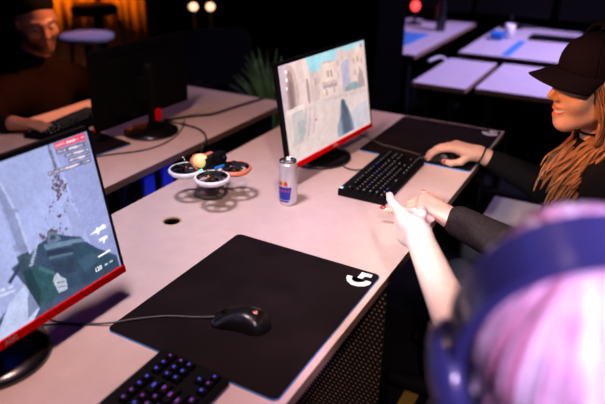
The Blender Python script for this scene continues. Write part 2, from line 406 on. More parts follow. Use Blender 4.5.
d2 = desk('office_desk', 'violet-lit bare desk directly behind the brim of the black cap', 2.255, 2.885, -.95, .258, m='deskb', group=G)
d3 = desk('office_desk', 'violet-lit desk beside the dark pillar carrying a blue mat and a red lamp', 2.83, 4.35, .77, 1.32, m='deskb', group=G)
d4 = desk('office_desk', 'violet-lit desk at the back crossed by a blue cloth strip', 3.06, 4.35, -.95, .575, m='deskb', group=G)

# ------------------------------------------------------------------ mouse pads
def g_logo(T, mi=0, h=.0006, s=1.):
    cr = [(.4203, .0666), (.4094, .0646), (.3973, .0568), (.3889, .0429), (.389, .0275), (.3965, .0140), (.4091, .0062), (.4203, .0060), (.4218, .0200), (.4116, .0239), (.4047, .0318), (.4033, .0423), (.4101, .0509), (.4225, .0545)]
    br = [(.4489, .0430), (.4500, .0160), (.4362, .0145), (.4353, .0285), (.4223, .0299), (.4215, .0425)]
    mb = MB()
    cx, cy = .4203, .0362
    for poly in (cr, br):
        q = [((x-cx)*s, (y-cy)*s) for x, y in poly]
        bm = bmesh.new(); vs = [bm.verts.new((x, y, h)) for x, y in q]; f = bm.faces.new(vs); 
        if f.normal.z < 0: f.normal_flip()
        bmesh.ops.triangulate(bm, faces=[f], ngon_method='EAR_CLIP')
        for f in bm.faces:
            f.normal_update()
            if f.normal.z < 0: f.normal_flip()
        mb.bm(bm, mi, False, T)
    return mb
def rrect(x0, x1, y0, y1, r, n=6):
    return [(cx+r*math.cos(a), cy+r*math.sin(a)) for cx, cy, a0 in ((x1-r, y1-r, 0), (x0+r, y1-r, PI/2), (x0+r, y0+r, PI), (x1-r, y0+r, 1.5*PI)) for a in [a0+PI/2*k/n for k in range(n+1)]]
def pad(label, x, y, rz=0, w=.46, d=.40, logo=True, name='mouse_pad'):
    t = thing(name, label, 'mouse pad', (x, y, 0), rz, 'black mouse pads on the desks')
    part('rubber_base', MB().prism(rrect(0, w, 0, d, .013), 0, .0036), 'padbase', t, label='blue rubber underside showing at the edge')
    part('cloth_top', MB().prism(rrect(.0007, w-.0007, .0007, d-.0007, .013), .0036, .0046), 'padtop', t)
    if logo: part('logo_print', g_logo(Matrix.Translation((.4203, .0362, .0046))), 'white', t, label='white printed G mark in the corner')
    return t
padn = pad('black mouse pad with a white G mark in the foreground under the wired mouse', 0, 0)
padf = pad('black mouse pad with a white mark under the hand of the woman', 1.185, -.010)
pad('dark mouse pad on the far desk left of the round monitor base', .53, 1.165, R(-8), .30, .25, False)

# ------------------------------------------------------------------ monitors
def paint(w, h, nx, ny, fn):
    xs = (np.arange(nx+1)/nx-.5)*w; ys = np.arange(ny+1)/ny*h
    Xg, Yg = np.meshgrid(xs, ys); img = fn(Xg*1000, Yg*1000)
    return Xg, Yg, img
def inside(X, Y, poly):
    r = np.zeros(X.shape, bool); n = len(poly)
    for i in range(n):
        (x1, y1), (x2, y2) = poly[i], poly[(i+1) % n]
        if y1 == y2: continue
        c = ((y1 > Y) != (y2 > Y)) & (X < (x2-x1)*(Y-y1)/(y2-y1)+x1); r ^= c
    return r
def vnoise(X, Y, sc, seed):
    g = np.random.default_rng(seed).random((64, 64)); x = X/sc+31; y = Y/sc+17
    xi, yi = np.floor(x).astype(int), np.floor(y).astype(int); fx, fy = x-xi, y-yi
    fx, fy = fx*fx*(3-2*fx), fy*fy*(3-2*fy); q = lambda a, b: g[a % 64, b % 64]
    return (q(xi, yi)*(1-fx)+q(xi+1, yi)*fx)*(1-fy)+(q(xi, yi+1)*(1-fx)+q(xi+1, yi+1)*fx)*fy
def C8(*c): return np.array([v/255 for v in c])
def pic_near(X, Y):
    X = X-23.5; im = np.zeros(X.shape+(3,))
    n1 = vnoise(X, Y, 60, 1); n2 = vnoise(X, Y, 5, 2); n3 = vnoise(X, Y, 14, 5); n4 = vnoise(X, Y, 2.5, 12)
    im[:] = C8(154, 163, 210)[None, None]*(.88+.14*n1+.07*n2+.05*n3)[..., None]
    def fill(poly, c, a=1., tex=0.):
        m = inside(X, Y, poly); cc = np.array(c)*(1+tex*(n3[m]*.5+n4[m]*.5-.5)*2)[:, None]; im[m] = im[m]*(1-a)+cc*a
    m = X > 166+.10*(316-Y); im[m] *= np.array([.90, .89, .92])                    # corner of the two walls
    fill([(39, 262), (47, 262), (58, 200), (60, 118), (44, 118), (40, 200)], C8(122, 130, 170), .7, .1); fill([(47, 262), (51, 262), (63, 200), (64, 120), (60, 118), (58, 200)], C8(186, 194, 228), .7, .05)
    fill([(38, 218), (66, 208), (66, 200), (38, 209)], C8(128, 134, 170), .7); fill([(36, 150), (62, 138), (60, 128), (36, 138)], C8(120, 124, 156), .5)
    im[(X < 36)] *= np.array([1.05, 1.05, 1.04])
    d = np.abs(X-(158+.05*(316-Y)+3*(n3-.5)))                                       # dark grime down the corner
    w_ = 3.+5.*np.clip((316-Y)/120, 0, 1); g_ = np.clip(1-d/w_, 0, 1)*np.clip((Y-196)/30, 0, 1)*(n2*.6+n4*.5 > .40)
    im[:] = im*(1-.85*g_[..., None])+C8(74, 58, 74)*.85*g_[..., None]
    rust = C8(84, 52, 62)
    def spots(cx, cy, rx, ry, dens, seed):
        q = np.exp(-(((X-cx)/rx)**2+((Y-cy)/ry)**2)); v = vnoise(X, Y, 3.2, seed)*.55+vnoise(X, Y, 7, seed+1)*.45
        m = v > 1-dens*q; im[m] = im[m]*.12+rust*.88
    spots(158, 212, 20, 26, .58, 9); spots(152, 232, 12, 14, .5, 15); spots(122, 134, 32, 18, .60, 21); spots(140, 170, 50, 50, .30, 33); spots(96, 140, 8, 8, .6, 41)
    fill([(152, 176), (168, 190), (176, 160), (188, 120), (176, 96), (150, 92), (160, 130)], C8(120, 126, 160), .30)
    # armoured figure and rifle across the bottom
    fill([(20, 112), (69, 122), (146, 116), (245, 26), (245, 0), (-60, 0), (-60, 20), (34, 70)], C8(62, 78, 104), 1, .18)
    fill([(66, 122), (84, 130), (105, 132), (126, 131), (142, 120), (172, 104), (186, 74), (214, 48), (243, 8), (180, 2), (112, 20), (75, 90)], C8(52, 72, 98), 1, .18)
    fill([(92, 124), (176, 100), (180, 90), (94, 112)], C8(104, 128, 154), 1, .10); fill([(92, 110), (172, 86), (168, 70), (92, 92)], C8(36, 50, 72), 1, .2); fill([(94, 98), (150, 82), (149, 77), (94, 92)], C8(96, 118, 142), .8)
    fill([(96, 88), (150, 70), (146, 40), (100, 56)], C8(44, 60, 84), 1, .25); fill([(104, 138), (112, 142), (124, 136), (130, 118), (100, 116)], C8(96, 112, 138), 1, .2); fill([(110, 134), (120, 132), (120, 124), (108, 126)], C8(56, 66, 88))
    fill([(10, 86), (54, 116), (50, 121), (6, 92)], C8(44, 56, 80)); fill([(36, 128), (60, 126), (60, 96), (36, 92)], C8(56, 74, 92), 1, .25)
    fill([(150, 100), (182, 88), (214, 50), (244, 12), (244, 2), (150, 2), (140, 50)], C8(46, 70, 92), 1, .18); fill([(150, 62), (190, 60), (206, 40), (160, 30)], C8(58, 86, 108), .8, .1)
    fill([(38, 97), (71, 91), (97, 65), (93, 16), (45, 14), (38, 60)], C8(44, 80, 90), 1, .18); fill([(38, 97), (54, 94), (60, 44), (47, 14), (38, 60)], C8(30, 58, 68), 1, .15); fill([(71, 91), (97, 65), (96, 58), (68, 84)], C8(70, 108, 116), .9)
    fill([(-45, 10), (-3, 54), (34, 72), (38, 57), (47, 14), (30, 0), (-48, 0)], C8(180, 190, 224), 1, .06); fill([(47, 17), (38, 57), (31, 44), (20, 8)], C8(120, 130, 166), 1, .08)
    fill([(89, 50), (95, 58), (102, 60), (108, 48), (116, 40), (113, 19), (93, 21)], C8(176, 182, 200), 1, .12); fill([(95, 44), (112, 38), (112, 35), (95, 40)], C8(120, 126, 150)); fill([(94, 34), (112, 28), (112, 25), (94, 31)], C8(120, 126, 150))
    for k in range(9): fill([(54+3.3*k, 99+4.3*k), (61+3.0*k, 98+4.3*k), (61+3.0*k, 101+4.3*k), (54+3.3*k, 102+4.3*k)], C8(176, 194, 214))
    im *= (.96+.08*n4)[..., None]
    # kill feed boxes with white marks
    rows = [([(170, 295), (243, 294), (243, 281), (170, 284)], C8(232, 66, 88)), ([(171, 282), (243, 278), (243, 268), (171, 273)], C8(98, 100, 128)), ([(186, 270), (245, 266), (245, 257), (186, 262)], C8(98, 100, 128)), ([(191, 259), (245, 255), (245, 246), (191, 250)], C8(98, 100, 128)), ([(142, 249), (243, 244), (243, 235), (142, 241)], C8(98, 100, 128))]
    g = np.random.default_rng(8)
    for poly, c in rows:
        fill(poly, c, .9); x0, x1 = poly[0][0]+3, poly[1][0]-3; x = x0
        while x < x1:
            t = (x-poly[0][0])/(poly[1][0]-poly[0][0]); yc = (poly[0][1]+poly[3][1])/2*(1-t)+(poly[1][1]+poly[2][1])/2*t
            gun = abs(t-.52) < .14; hh = 2.6 if gun else 1.9; w = 4 if gun else 1.6
            if gun or g.random() > .25: fill([(x, yc-hh), (x+w, yc-hh), (x+w, yc+hh*(1 if not gun else .4)), (x, yc+hh)], C8(245, 225, 235), .85)
            x += w+(.0 if gun else 1.2)
    wh = C8(238, 242, 250)
    for poly in ([(192, 97), (210, 101), (214, 106), (218, 102), (230, 105), (237, 101), (237, 95), (220, 95), (214, 88), (210, 95)], [(212, 80), (233, 80), (234, 73), (226, 72), (223, 66), (219, 67), (220, 73), (212, 74)], [(199, 47), (228, 48), (233, 46), (233, 43), (199, 43)]): fill(poly, wh)
    fill([(209, 23), (217, 23), (217, 19), (209, 19)], C8(190, 205, 215)); fill([(222, 23), (232, 23), (232, 20), (222, 20)], C8(170, 185, 200))
    for j in range(2):
        for k in range(9):
            if k in (5,) and j == 0: continue
            x = -19+3.7*k; y = 85-.15*(x+19)-9*j; fill([(x, y-2.2), (x+2.6, y-2.2), (x+2.6, y+2.2), (x, y+2.2)], C8(225, 230, 245), .85)
    return im
def pic_far(X, Y):
    X = X*1.06; im = np.zeros(X.shape+(3,)); n1 = vnoise(X, Y, 70, 3); n2 = vnoise(X, Y, 7, 6); n3 = vnoise(X, Y, 18, 7)
    im[:] = C8(226, 198, 190)
    def fill(poly, c, a=1., tex=.05):
        m = inside(X, Y, poly); cc = np.array(c)*(1+tex*(n3[m]-.5)*2)[:, None]; im[m] = im[m]*(1-a)+cc*a
    fill([(-130, 330), (260, 330), (260, 280), (169, 272), (111, 278), (58, 258), (44, 252), (-31, 254), (-51, 242), (-100, 246)], C8(158, 214, 224), 1, .03)
    # distant houses from left to right
    fill([(-100, 246), (-75, 250), (-51, 244), (-50, 158), (-112, 158)], C8(216, 186, 182))
    fill([(-76, 226), (-68, 226), (-68, 204), (-76, 204)], C8(176, 146, 146), .8)
    fill([(-50, 246), (-30, 246), (-30, 160), (-52, 160)], C8(228, 200, 190)); fill([(-31, 266), (51, 261), (57, 161), (-33, 161)], C8(234, 206, 190))
    fill([(-31, 268), (52, 263), (52, 257), (-31, 262)], C8(206, 176, 166))
    fill([(0, 236), (13, 236), (13, 214), (0, 214)], C8(186, 154, 150)); fill([(20, 235), (32, 234), (32, 213), (20, 213)], C8(178, 146, 144))
    fill([(-34, 206), (57, 199), (58, 190), (-34, 197)], C8(206, 178, 168)); fill([(-33, 196), (57, 189), (57, 178), (-34, 184)], C8(172, 148, 162)); fill([(-20, 182), (-6, 181), (-6, 161), (-20, 161)], C8(192, 162, 158)); fill([(30, 180), (42, 179), (42, 161), (30, 161)], C8(192, 162, 158))
    fill([(57, 262), (66, 276), (76, 278), (86, 294), (94, 298), (102, 292), (106, 280), (150, 281), (150, 146), (57, 154)], C8(224, 196, 190))
    fill([(68, 256), (76, 256), (76, 238), (68, 238)], C8(176, 150, 152), .8); fill([(100, 268), (110, 268), (110, 252), (100, 252)], C8(186, 158, 156), .8); fill([(66, 222), (76, 222), (76, 202), (66, 202)], C8(190, 162, 162), .8)
    fill([(92, 240), (120, 252), (152, 248), (151, 146), (91, 148)], C8(176, 170, 196), .9)
    fill([(150, 268), (170, 280), (200, 272), (216, 288), (251, 288), (255, 132), (150, 146)], C8(220, 190, 180)); fill([(196, 276), (216, 290), (230, 284), (228, 262), (198, 258)], C8(232, 206, 190), .9)
    for x, y in ((176, 248), (206, 248), (232, 240), (182, 206), (214, 212)): fill([(x, y), (x+10, y-1), (x+10, y-18), (x, y-17)], C8(160, 130, 130), .75)
    fill([(198, 150), (206, 186), (222, 208), (240, 190), (250, 136)], C8(140, 116, 120), .7)
    # arched building on the left
    fill([(-262, 330), (-127, 330), (-106, 250), (-112, 156), (-262, 150)], C8(224, 194, 190)); fill([(-262, 330), (-212, 330), (-190, 300), (-214, 292), (-240, 240), (-248, 150), (-262, 150)], C8(190, 164, 182), .75)
    fill([(-244, 150), (-240, 236), (-228, 276), (-212, 290), (-196, 286), (-180, 262), (-172, 226), (-176, 152)], C8(204, 170, 164)); fill([(-236, 152), (-232, 230), (-222, 266), (-210, 276), (-199, 262), (-194, 220), (-196, 152)], C8(160, 126, 122)); fill([(-226, 152), (-224, 220), (-214, 252), (-206, 236), (-204, 152)], C8(126, 98, 100), .8)
    fill([(-180, 306), (-132, 316), (-130, 308), (-180, 297)], C8(204, 176, 172)); fill([(-152, 330), (-127, 330), (-104, 246), (-111, 156), (-130, 158), (-132, 250)], C8(236, 208, 198)); fill([(-131, 214), (-124, 236), (-116, 232), (-112, 200), (-114, 158), (-128, 158)], C8(166, 138, 140))
    # ground
    fill([(-262, 160), (-100, 156), (60, 152), (255, 134), (262, 0), (-262, 0)], C8(216, 194, 190), 1, .04); fill([(-60, 153), (255, 132), (255, 118), (30, 140)], C8(200, 174, 172), .6)
    fill([(107, 160), (140, 170), (186, 168), (224, 152), (224, 139), (116, 146)], C8(140, 150, 146), .9); fill([(146, 166), (182, 165), (196, 151), (148, 152)], C8(112, 160, 172), .9); fill([(107, 156), (128, 162), (130, 148), (108, 149)], C8(128, 136, 100), .9)
    for k in range(3): fill([(-148+26*k, 146), (-141+26*k, 146), (-176+32*k, 60), (-188+32*k, 60)], C8(186, 162, 166), .7)
    fill([(-222, 148), (-164, 150), (-140, 108), (-180, 52), (-234, 51)], C8(184, 178, 180), .7); fill([(-204, 118), (-166, 120), (-156, 82), (-192, 58)], C8(152, 166, 166), .6); fill([(-252, 162), (-150, 166), (-152, 152), (-252, 148)], C8(234, 212, 206))
    fill([(112, 58), (170, 84), (255, 88), (255, 5), (120, 5)], C8(178, 182, 198), .6)
    # rifle held at the lower right
    fill([(66, 112), (70, 126), (82, 130), (96, 124), (100, 112), (112, 98), (124, 76), (138, 40), (146, 8), (34, 8), (28, 30), (34, 52), (54, 70)], C8(104, 120, 138)); fill([(70, 124), (88, 127), (97, 116), (96, 104), (110, 90), (122, 50), (126, 10), (74, 10), (66, 60), (72, 92)], C8(70, 82, 102)); fill([(34, 52), (52, 68), (58, 40), (56, 10), (34, 8), (28, 30)], C8(150, 162, 176), .8); fill([(84, 118), (92, 116), (104, 70), (96, 66)], C8(50, 60, 78), .8)
    for x, y in ((-224, 300), (-228, 274), (-230, 250), (-233, 226)): fill([(x-5, y-5), (x+5, y-5), (x+5, y+5), (x-5, y+5)], C8(246, 240, 246))
    fill([(-102, 102), (-96, 106), (-90, 101), (-95, 96)], C8(200, 70, 80)); fill([(236, 286), (248, 286), (248, 274), (236, 274)], C8(120, 130, 200))
    im *= (.93+.08*n1+.06*n2)[..., None]
    return im*.88+C8(216, 198, 200)*.10
def srgb2lin(a): a = np.clip(a, 0, 1); return np.where(a <= .04045, a/12.92, ((a+.055)/1.055)**2.4)
def monitor(label, x, y, z, yaw, tilt, base, base_r, w=.557, h=.323, pic=None, nx=420, ny=236, estr=1., logo=True):
    bx, by = base; t = thing('monitor', label, 'monitor', (bx, by, 0), yaw, 'gaming monitors on round stands')
    # base and column (local frame, monitor faces -y)
    part('base', MB().lathe([(base_r, 0), (base_r, .006), (base_r*.985, .010), (base_r*.7, .015), (base_r*.25, .019), (.0, .020)], 48, 0, None), 'gloss', t)
    inv = wm(t).inverted(); c = inv @ V((x, y, z)); 
    tl = Matrix.Translation(c) @ Matrix.Rotation(-tilt, 4, 'X')
    ctr = tl @ V((0, .030, h*.45))
    part('column', MB().tube(smooth_path([(0, .018, .012), (0, .022, .10), (0, .020, ctr.z+.09)], 4), .021, 12, 0, None), 'matte', t)
    part('stand_accent', MB().box(-.0125, .0125, .040, .050, .055, .100, 0, .003), 'red', t, label='red accent on the back of the column')
    part('tilt_hinge', MB().box(-.04, .04, c.y+.03, .03, ctr.z-.04, ctr.z+.04, 0, .006), 'matte', t)
    st = .0165; bz = .006
    bk = MB(); bk.box(-w/2, w/2, .004, .018, 0, h, 0, .003, tl); bk.prism(rrect(-w*.36, w*.36, h*.12, h*.86, .03), 0, .018, 0, tl @ Matrix.Translation((0, .034, 0)) @ Matrix.Rotation(PI/2, 4, 'X'))
    body = part('back_cover', bk, 'matte', t)
    bz_mb = MB()
    for a in ((-w/2, -w/2+bz, st, h), (w/2-bz, w/2, st, h), (-w/2, w/2, h-.010, h)): bz_mb.box(a[0], a[1], -.001, .006, a[2], a[3], 0, .0008, tl)
    part('bezel', bz_mb, 'blk', t)
    rs = part('bottom_strip', MB().box(-w/2, w/2, -.003, .008, 0, st, 0, .0015, tl), 'red', t, label='glossy red strip along the bottom')
    if logo:
        part('logo_print', text_mb('AOC', .0115, 0, .0003, tl @ Matrix.Translation((0, -.0034, st*.5)) @ Matrix.Rotation(PI/2, 4, 'X')), 'grey', rs, label='grey AOC lettering')
        part('back_logo', text_mb('AOC', .020, 0, .0004, tl @ Matrix.Translation((.06, .0187, h*.08)) @ Matrix.Rotation(PI, 4, 'Z') @ Matrix.Rotation(PI/2, 4, 'X')), 'dimgrey', body, label='grey AOC lettering')
    sw, sh = w-2*bz, h-.010-st
    if pic:
        Xg, Yg, im = paint(sw, sh, nx, ny, pic); vs = [tuple(tl @ V((a, .0015, b+st))) for a, b in zip(Xg.ravel(), Yg.ravel())]
        k = nx+1; fs = [(j*k+i, j*k+i+1, (j+1)*k+i+1, (j+1)*k+i) for j in range(ny) for i in range(nx)]
        mb = MB(); mb.add(vs, fs, 0, False)
        M.setdefault('screen', emis_attr('lit_screen', 'Scr', estr)); o = part('screen', mb, 'screen', t, label='lit screen showing a first person shooting game')
        a = o.data.color_attributes.new('Scr', 'FLOAT_COLOR', 'POINT'); a.data.foreach_set('color', np.c_[srgb2lin(im.reshape(-1, 3)), np.ones(len(vs))].astype(np.float32).ravel())
        if pic is pic_near: part('screen_text', text_mb('120', .0125, 0, .0002, tl @ Matrix.Translation((.2145, -.0002, .0225+st)) @ Matrix.Rotation(PI/2, 4, 'X') , .02), 'hud', o, label='white digits 120 on the screen')
    else:
        part('screen', MB().box(-sw/2, sw/2, .0005, .003, st, st+sh, 0, 0, tl), 'gloss', t)
    return t
monitor('nearest monitor with red bottom strip showing a pale concrete wall and a rifle', -.165, .451, .062, -.006, .146, (-.160, .519), .099, pic=pic_near, estr=1.2)
monitor('second lit monitor with red bottom strip showing a sunny street, behind the slim can', 1.033, .407, .058, R(-4.8), .155, (1.055, .480), .112, w=.515, h=.322, pic=pic_far, nx=220, ny=130)
monitor('dark monitor on the far desk seen from behind in front of the man', 1.000, 1.225, .050, PI, .06, (.963, 1.156), .103, w=.50, h=.285)

# ------------------------------------------------------------------ keyboards
def key_mesh(w, m):
    mb = MB(); a, b, hgt = w/2-.0012, .0078, .0075
    vs = [(-a, -b, 0), (a, -b, 0), (a, b, 0), (-a, b, 0), (-a+.0022, -b+.002, hgt), (a-.0022, -b+.002, hgt), (a-.0022, b-.0015, hgt), (-a+.0022, b-.0015, hgt)]
    mb.add(vs, [(0, 1, 5, 4), (1, 2, 6, 5), (2, 3, 7, 6), (3, 0, 4, 7), (4, 5, 6, 7), (3, 2, 1, 0)], 0, False)
    lw = .0022 if w < .021 else min(.0045, w*.14)
    mb.box(-lw, lw, .0005, .0042, hgt-.0001, hgt+.0002, 1)
    me = bpy.data.meshes.new('key'); me.from_pydata(mb.v, [], mb.f); me.materials.append(M['matte']); me.materials.append(M[m]); me.polygons.foreach_set('material_index', mb.m); me.update(); return me
KC = {}
def keyboard(label, x, y, rz, choose, logo=False):
    t = thing('keyboard', label, 'keyboard', (x, y, 0), rz, 'black backlit keyboards without number pads')
    W, D = .360, .150
    prof = [(-D/2, .0), (-D/2, .016), (D/2-.006, .024), (D/2, .022), (D/2, .0)]
    mb = MB(); n = len(prof); vs = [(sx*W/2, py, pz) for sx in (-1, 1) for py, pz in prof]
    mb.add(vs, [tuple(range(n)), tuple(range(2*n-1, n-1, -1))]+[((k+1) % n, k, n+k, n+(k+1) % n) for k in range(n)], 0, False)
    bm = bmesh.new(); bv = [bm.verts.new(v) for v in mb.v]; [bm.faces.new([bv[i] for i in f]) for f in mb.f]; bmesh.ops.bevel(bm, geom=bm.edges[:], offset=.0018, segments=2, affect='EDGES'); bmesh.ops.recalc_face_normals(bm, faces=bm.faces[:])
    part('case', MB().bm(bm, 0, False), 'matte', t)
    U = .01905; x0 = -.1735; rows = []
    rows.append((4.9, [(0, 1)]+[(2+i, 1) for i in range(4)]+[(6.5+i, 1) for i in range(4)]+[(11+i, 1) for i in range(4)]+[(15.25+i, 1) for i in range(3)]))
    rows.append((3.6, [(i, 1) for i in range(13)]+[(13, 2)]+[(15.25+i, 1) for i in range(3)]))
    rows.append((2.6, [(0, 1.5)]+[(1.5+i, 1) for i in range(12)]+[(13.5, 1.5)]+[(15.25+i, 1) for i in range(3)]))
    rows.append((1.6, [(0, 1.75)]+[(1.75+i, 1) for i in range(11)]+[(12.75, 2.25)]))
    rows.append((.6, [(0, 2.25)]+[(2.25+i, 1) for i in range(10)]+[(12.25, 2.75), (16.25, 1)]))
    rows.append((-.4, [(0, 1.25), (1.25, 1.25), (2.5, 1.25), (3.75, 6.25), (10, 1.25), (11.25, 1.25), (12.5, 1.25), (13.75, 1.25)]+[(15.25+i, 1) for i in range(3)]))
    for ry, ks in rows:
        for kx, kw in ks:
            cx = x0+(kx+kw/2)*U*.995; cy = -D/2+.019+ry*U*.985+.005; m = choose(kx/18, ry/5)
            key = (kw, m)
            if key not in KC: KC[key] = key_mesh(kw*U, m)
            o = bpy.data.objects.new('key', KC[key]); C.objects.link(o); o.parent = t
            o.location = (cx, cy, .0165+(cy+D/2)*.055); o.rotation_euler = (R(3.1), 0, 0)
    if logo: part('lit_logo', g_logo(Matrix.Translation((-.170, .0665, .0245)), 0, .0003, .18), 'cyan', t, label='glowing pale blue G mark')
    return t
def ch_near(u, v):
    r = random.random()
    if u > .72: return 'keyb' if r < .75 else 'keyp'
    if u > .45: return 'keyp' if r < .55 else ('keyb' if r < .8 else 'keyr')
    return 'keyr' if r < .6 else 'keyp'
def ch_far(u, v): return 'keyb' if random.random() < .05 else 'keyw'
keyboard('black keyboard with blue and red lit keys at the bottom edge left of the pad', -.1835, .170, R(.3), ch_near)
kf = keyboard('black keyboard with a glowing logo between the can and the woman\'s pad', .990, .213, R(1.0), ch_far, True)
part('cable', MB().tube(smooth_path([(1.005, .292, .012), (1.005, .325, .004), (1.02, .37, .0045), (1.10, .43, .004), (1.16, .47, .004)], 8), .0024, 8, 0), 'cable', kf, world=True)

# ------------------------------------------------------------------ mice
def mouse(label, x, y, z, rz, cable, logo):
    t = thing('computer_mouse', label, 'mouse', (x, y, z), rz, 'black wired mice on the pads'); L, Wd, Hh = .117, .061, .038
    def sect(v):   # v: 0 back .. 1 front
        yy = (v-.5)*L; hw = Wd/2*(1-.13*math.sin(PI*min(1, max(0, (v-.28)/.62)))**2)*min(1, (1-(1-min(v/.22, 1))**2)**.5 if v < .22 else 1)*(1 if v < .86 else math.sqrt(max(.0, 1-((v-.86)/.15)**2))*.30+.70 if v < .999 else .80)
        hz = Hh*(math.sin(PI*(.10+.80*(1-v)**.85))**.75 if v > .02 else .35)
        hz = Hh*max(.30, 1-1.05*abs(v-.40)**1.75*1.9)
        if v < .2: hz *= (1-(1-v/.2)**2.2*.62)
        return yy, max(hw, .006), hz
    nv, nu = 26, 20
    def shell(u0, u1, v0, v1, lift=0.):
        mb = MB(); vs = []
        for i in range(nv+1):
            v = v0+(v1-v0)*i/nv; yy, hw, hz = sect(v)
            for j in range(nu+1):
                a = u0+(u1-u0)*j/nu; ca, sa = math.cos(a), math.sin(a)
                px = math.copysign(abs(ca)**.62, ca)*(hw+lift); pz = (max(sa, 0)**.72)*(hz+lift); vs.append((px, yy, pz))
        k = nu+1; fs = [(i*k+j, i*k+j+1, (i+1)*k+j+1, (i+1)*k+j) for i in range(nv) for j in range(nu)]
        mb.add(vs, [f[::-1] for f in fs], 0, True)
        return mb
    sh = shell(0, PI, 0, 1); k = nu+1
    sh.add([sh.v[j] for j in range(k)], [tuple(range(k))], 0); sh.add([sh.v[nv*k+j] for j in range(k)], [tuple(range(k-1, -1, -1))], 0)
    sh.add([sh.v[i*k] for i in range(nv+1)]+[sh.v[i*k+nu] for i in range(nv, -1, -1)], [tuple(range(2*nv+2))], 0)
    part('shell', sh, 'mouse', t)
    part('button', shell(.28*PI, .47*PI, .56, .985, .0009), 'mouse', t); part('button', shell(.53*PI, .72*PI, .56, .985, .0009), 'mouse', t)
    yy, hw, hz = sect(.80)
    part('scroll_wheel', MB().lathe([(.0095, -.0035), (.0115, -.002), (.0115, .002), (.0095, .0035)], 24, 0, Matrix.Translation((0, yy, hz-.006)) @ Matrix.Rotation(PI/2, 4, 'Y')), 'matte', t)
    if logo:
        yy, hw, hz = sect(.22)
        part('lit_logo', g_logo(Matrix.Translation((0, yy+.004, hz+.0012)) @ Matrix.Rotation(R(15), 4, 'X'), 0, .0002, .17), 'pinkg', t, label='small glowing pink G mark')
    part('cable', MB().tube(smooth_path(cable, 8), .0021, 8), 'cabler', t, world=True)
    return t
mouse('glossy black wired mouse with a pink glowing mark on the near pad', .148, .172, .0047, R(13), [(.134, .228, .012), (.122, .255, .008), (.108, .285, .0070), (.088, .324, .0070), (.05, .370, .0070), (.017, .402, .0070), (-.005, .445, .0025), (-.027, .490, .0025), (-.033, .53, .0025), (-.02, .60, .0025)], True)
mouse('black mouse at the far pad under the woman\'s right hand', 1.232, .118, .0047, R(8), [(1.228, .178, .012), (1.25, .23, .0070), (1.265, .30, .0070), (1.27, .335, .0070), (1.32, .41, .0025), (1.347, .50, .0025), (1.33, .60, .0025)], False)
tag(part('monitor_cable', MB().tube(smooth_path([(-.10, .56, .006), (-.06, .53, .0025), (-.030, .487, .0025), (-.016, .452, .0025)], 8), .0019, 8), 'cable'), 'thin dark cable lying on the desk under the nearest monitor', 'cable')
FC = 'loose cables on the far desk'
tag(part('desk_cable', MB().tube(smooth_path([(1.57, 1.03, .006), (1.40, 1.06, .006), (1.255, 1.085, .006), (1.19, 1.14, .006), (1.09, 1.20, .006)], 8), .0055, 8), 'cable'), 'thick black cable reaching the right end of the far desk', 'cable', FC)
tag(part('desk_cable', MB().tube(smooth_path([(1.09, 1.206, .004), (1.09, 1.10, .004), (1.071, 1.007, .004), (1.01, .93, .003), (.96, .915, -.03), (.93, .905, -.12)], 8), .0035, 8), 'cable'), 'dark cable running off the far desk edge behind the drone', 'cable', FC)
tag(part('desk_cable', MB().tube(smooth_path([(.60, 1.16, .003), (.685, 1.125, .003), (.78, 1.05, .003), (.86, 1.025, .003), (.96, 1.038, .003), (1.06, 1.085, .003), (1.14, 1.14, .003)], 8), .0025, 8), 'cable'), 'thin cable curving round the front of the dark monitor base', 'cable', FC)

# ------------------------------------------------------------------ can
cx, cy = .690, .386
can = thing('drink_can', 'slim silver and blue energy drink can on the desk behind the drone', 'can', (cx, cy, 0))
cr = .0265
part('body', MB().lathe([(.0205, .002), (.0215, .0005), (.0225, .002), (.0245, .007), (cr, .013), (cr, .117), (.0255, .122), (.0238, .1275)], 48), 'silver', can)
part('lid', MB().lathe([(.0238, .1270), (.0246, .1290), (.0250, .1315), (.0246, .1338), (.0238, .1340), (.0230, .1325), (.0222, .1295), (.0205, .1280), (.0, .1285)], 48, cap=False), 'alu', can, label='shiny aluminium rim and lid')
part('pull_tab', MB().prism([(.011*math.cos(a)*.62, .013*math.sin(a)) for a in [2*PI*k/20 for k in range(20)]], .1292, .1305, 0, Matrix.Translation((.002, .003, 0))), 'alu', can)
def on_can(poly, r=cr+.0002, n=10, a0=0):
    """polygon given as rows of (angle_left, angle_right, z) in degrees"""
    mb = MB(); vs = []
    for l, r_, z in poly:
        for k in range(n+1): a = R(a0+l+(r_-l)*k/n); vs.append((r*math.cos(a), r*math.sin(a), z))
    w = n+1; mb.add(vs, [(i*w+k, i*w+k+1, (i+1)*w+k+1, (i+1)*w+k) for i in range(len(poly)-1) for k in range(n)], 0, True); return mb
ca = math.degrees(math.atan2(-.41-cy, -.65-cx))      # the side that faces the room aisle
fa = ca-20
lab = part('blue_panel', on_can([(-44, 32, .021), (-50, 36, .040), (-56, 42, .060)], a0=fa, r=cr+.0004), 'canblue', can, label='blue trapezoid panel')
part('foot_print', on_can([(-42, 25, .006+.008), (-42, 25, .019)], a0=fa), 'canblue', can, label='blue band at the foot')
bull = MB()
for sgn in (-1, 1):
    for c0, c1, z, rr in ((6, 22, .071, 1), (10, 26, .074, 1), (20, 30, .069, 1), (8, 14, .066, 1), (22, 26, .064, 1)):
        bb = on_can([(sgn*c0-12, sgn*c1-12, z-.004), (sgn*c0-12, sgn*c1-12, z+.003)], a0=fa, n=4, r=cr+.0006); bull.add(bb.v, bb.f, 0, True)
part('bull_print', bull, 'canred', can, label='two small red bull shapes')
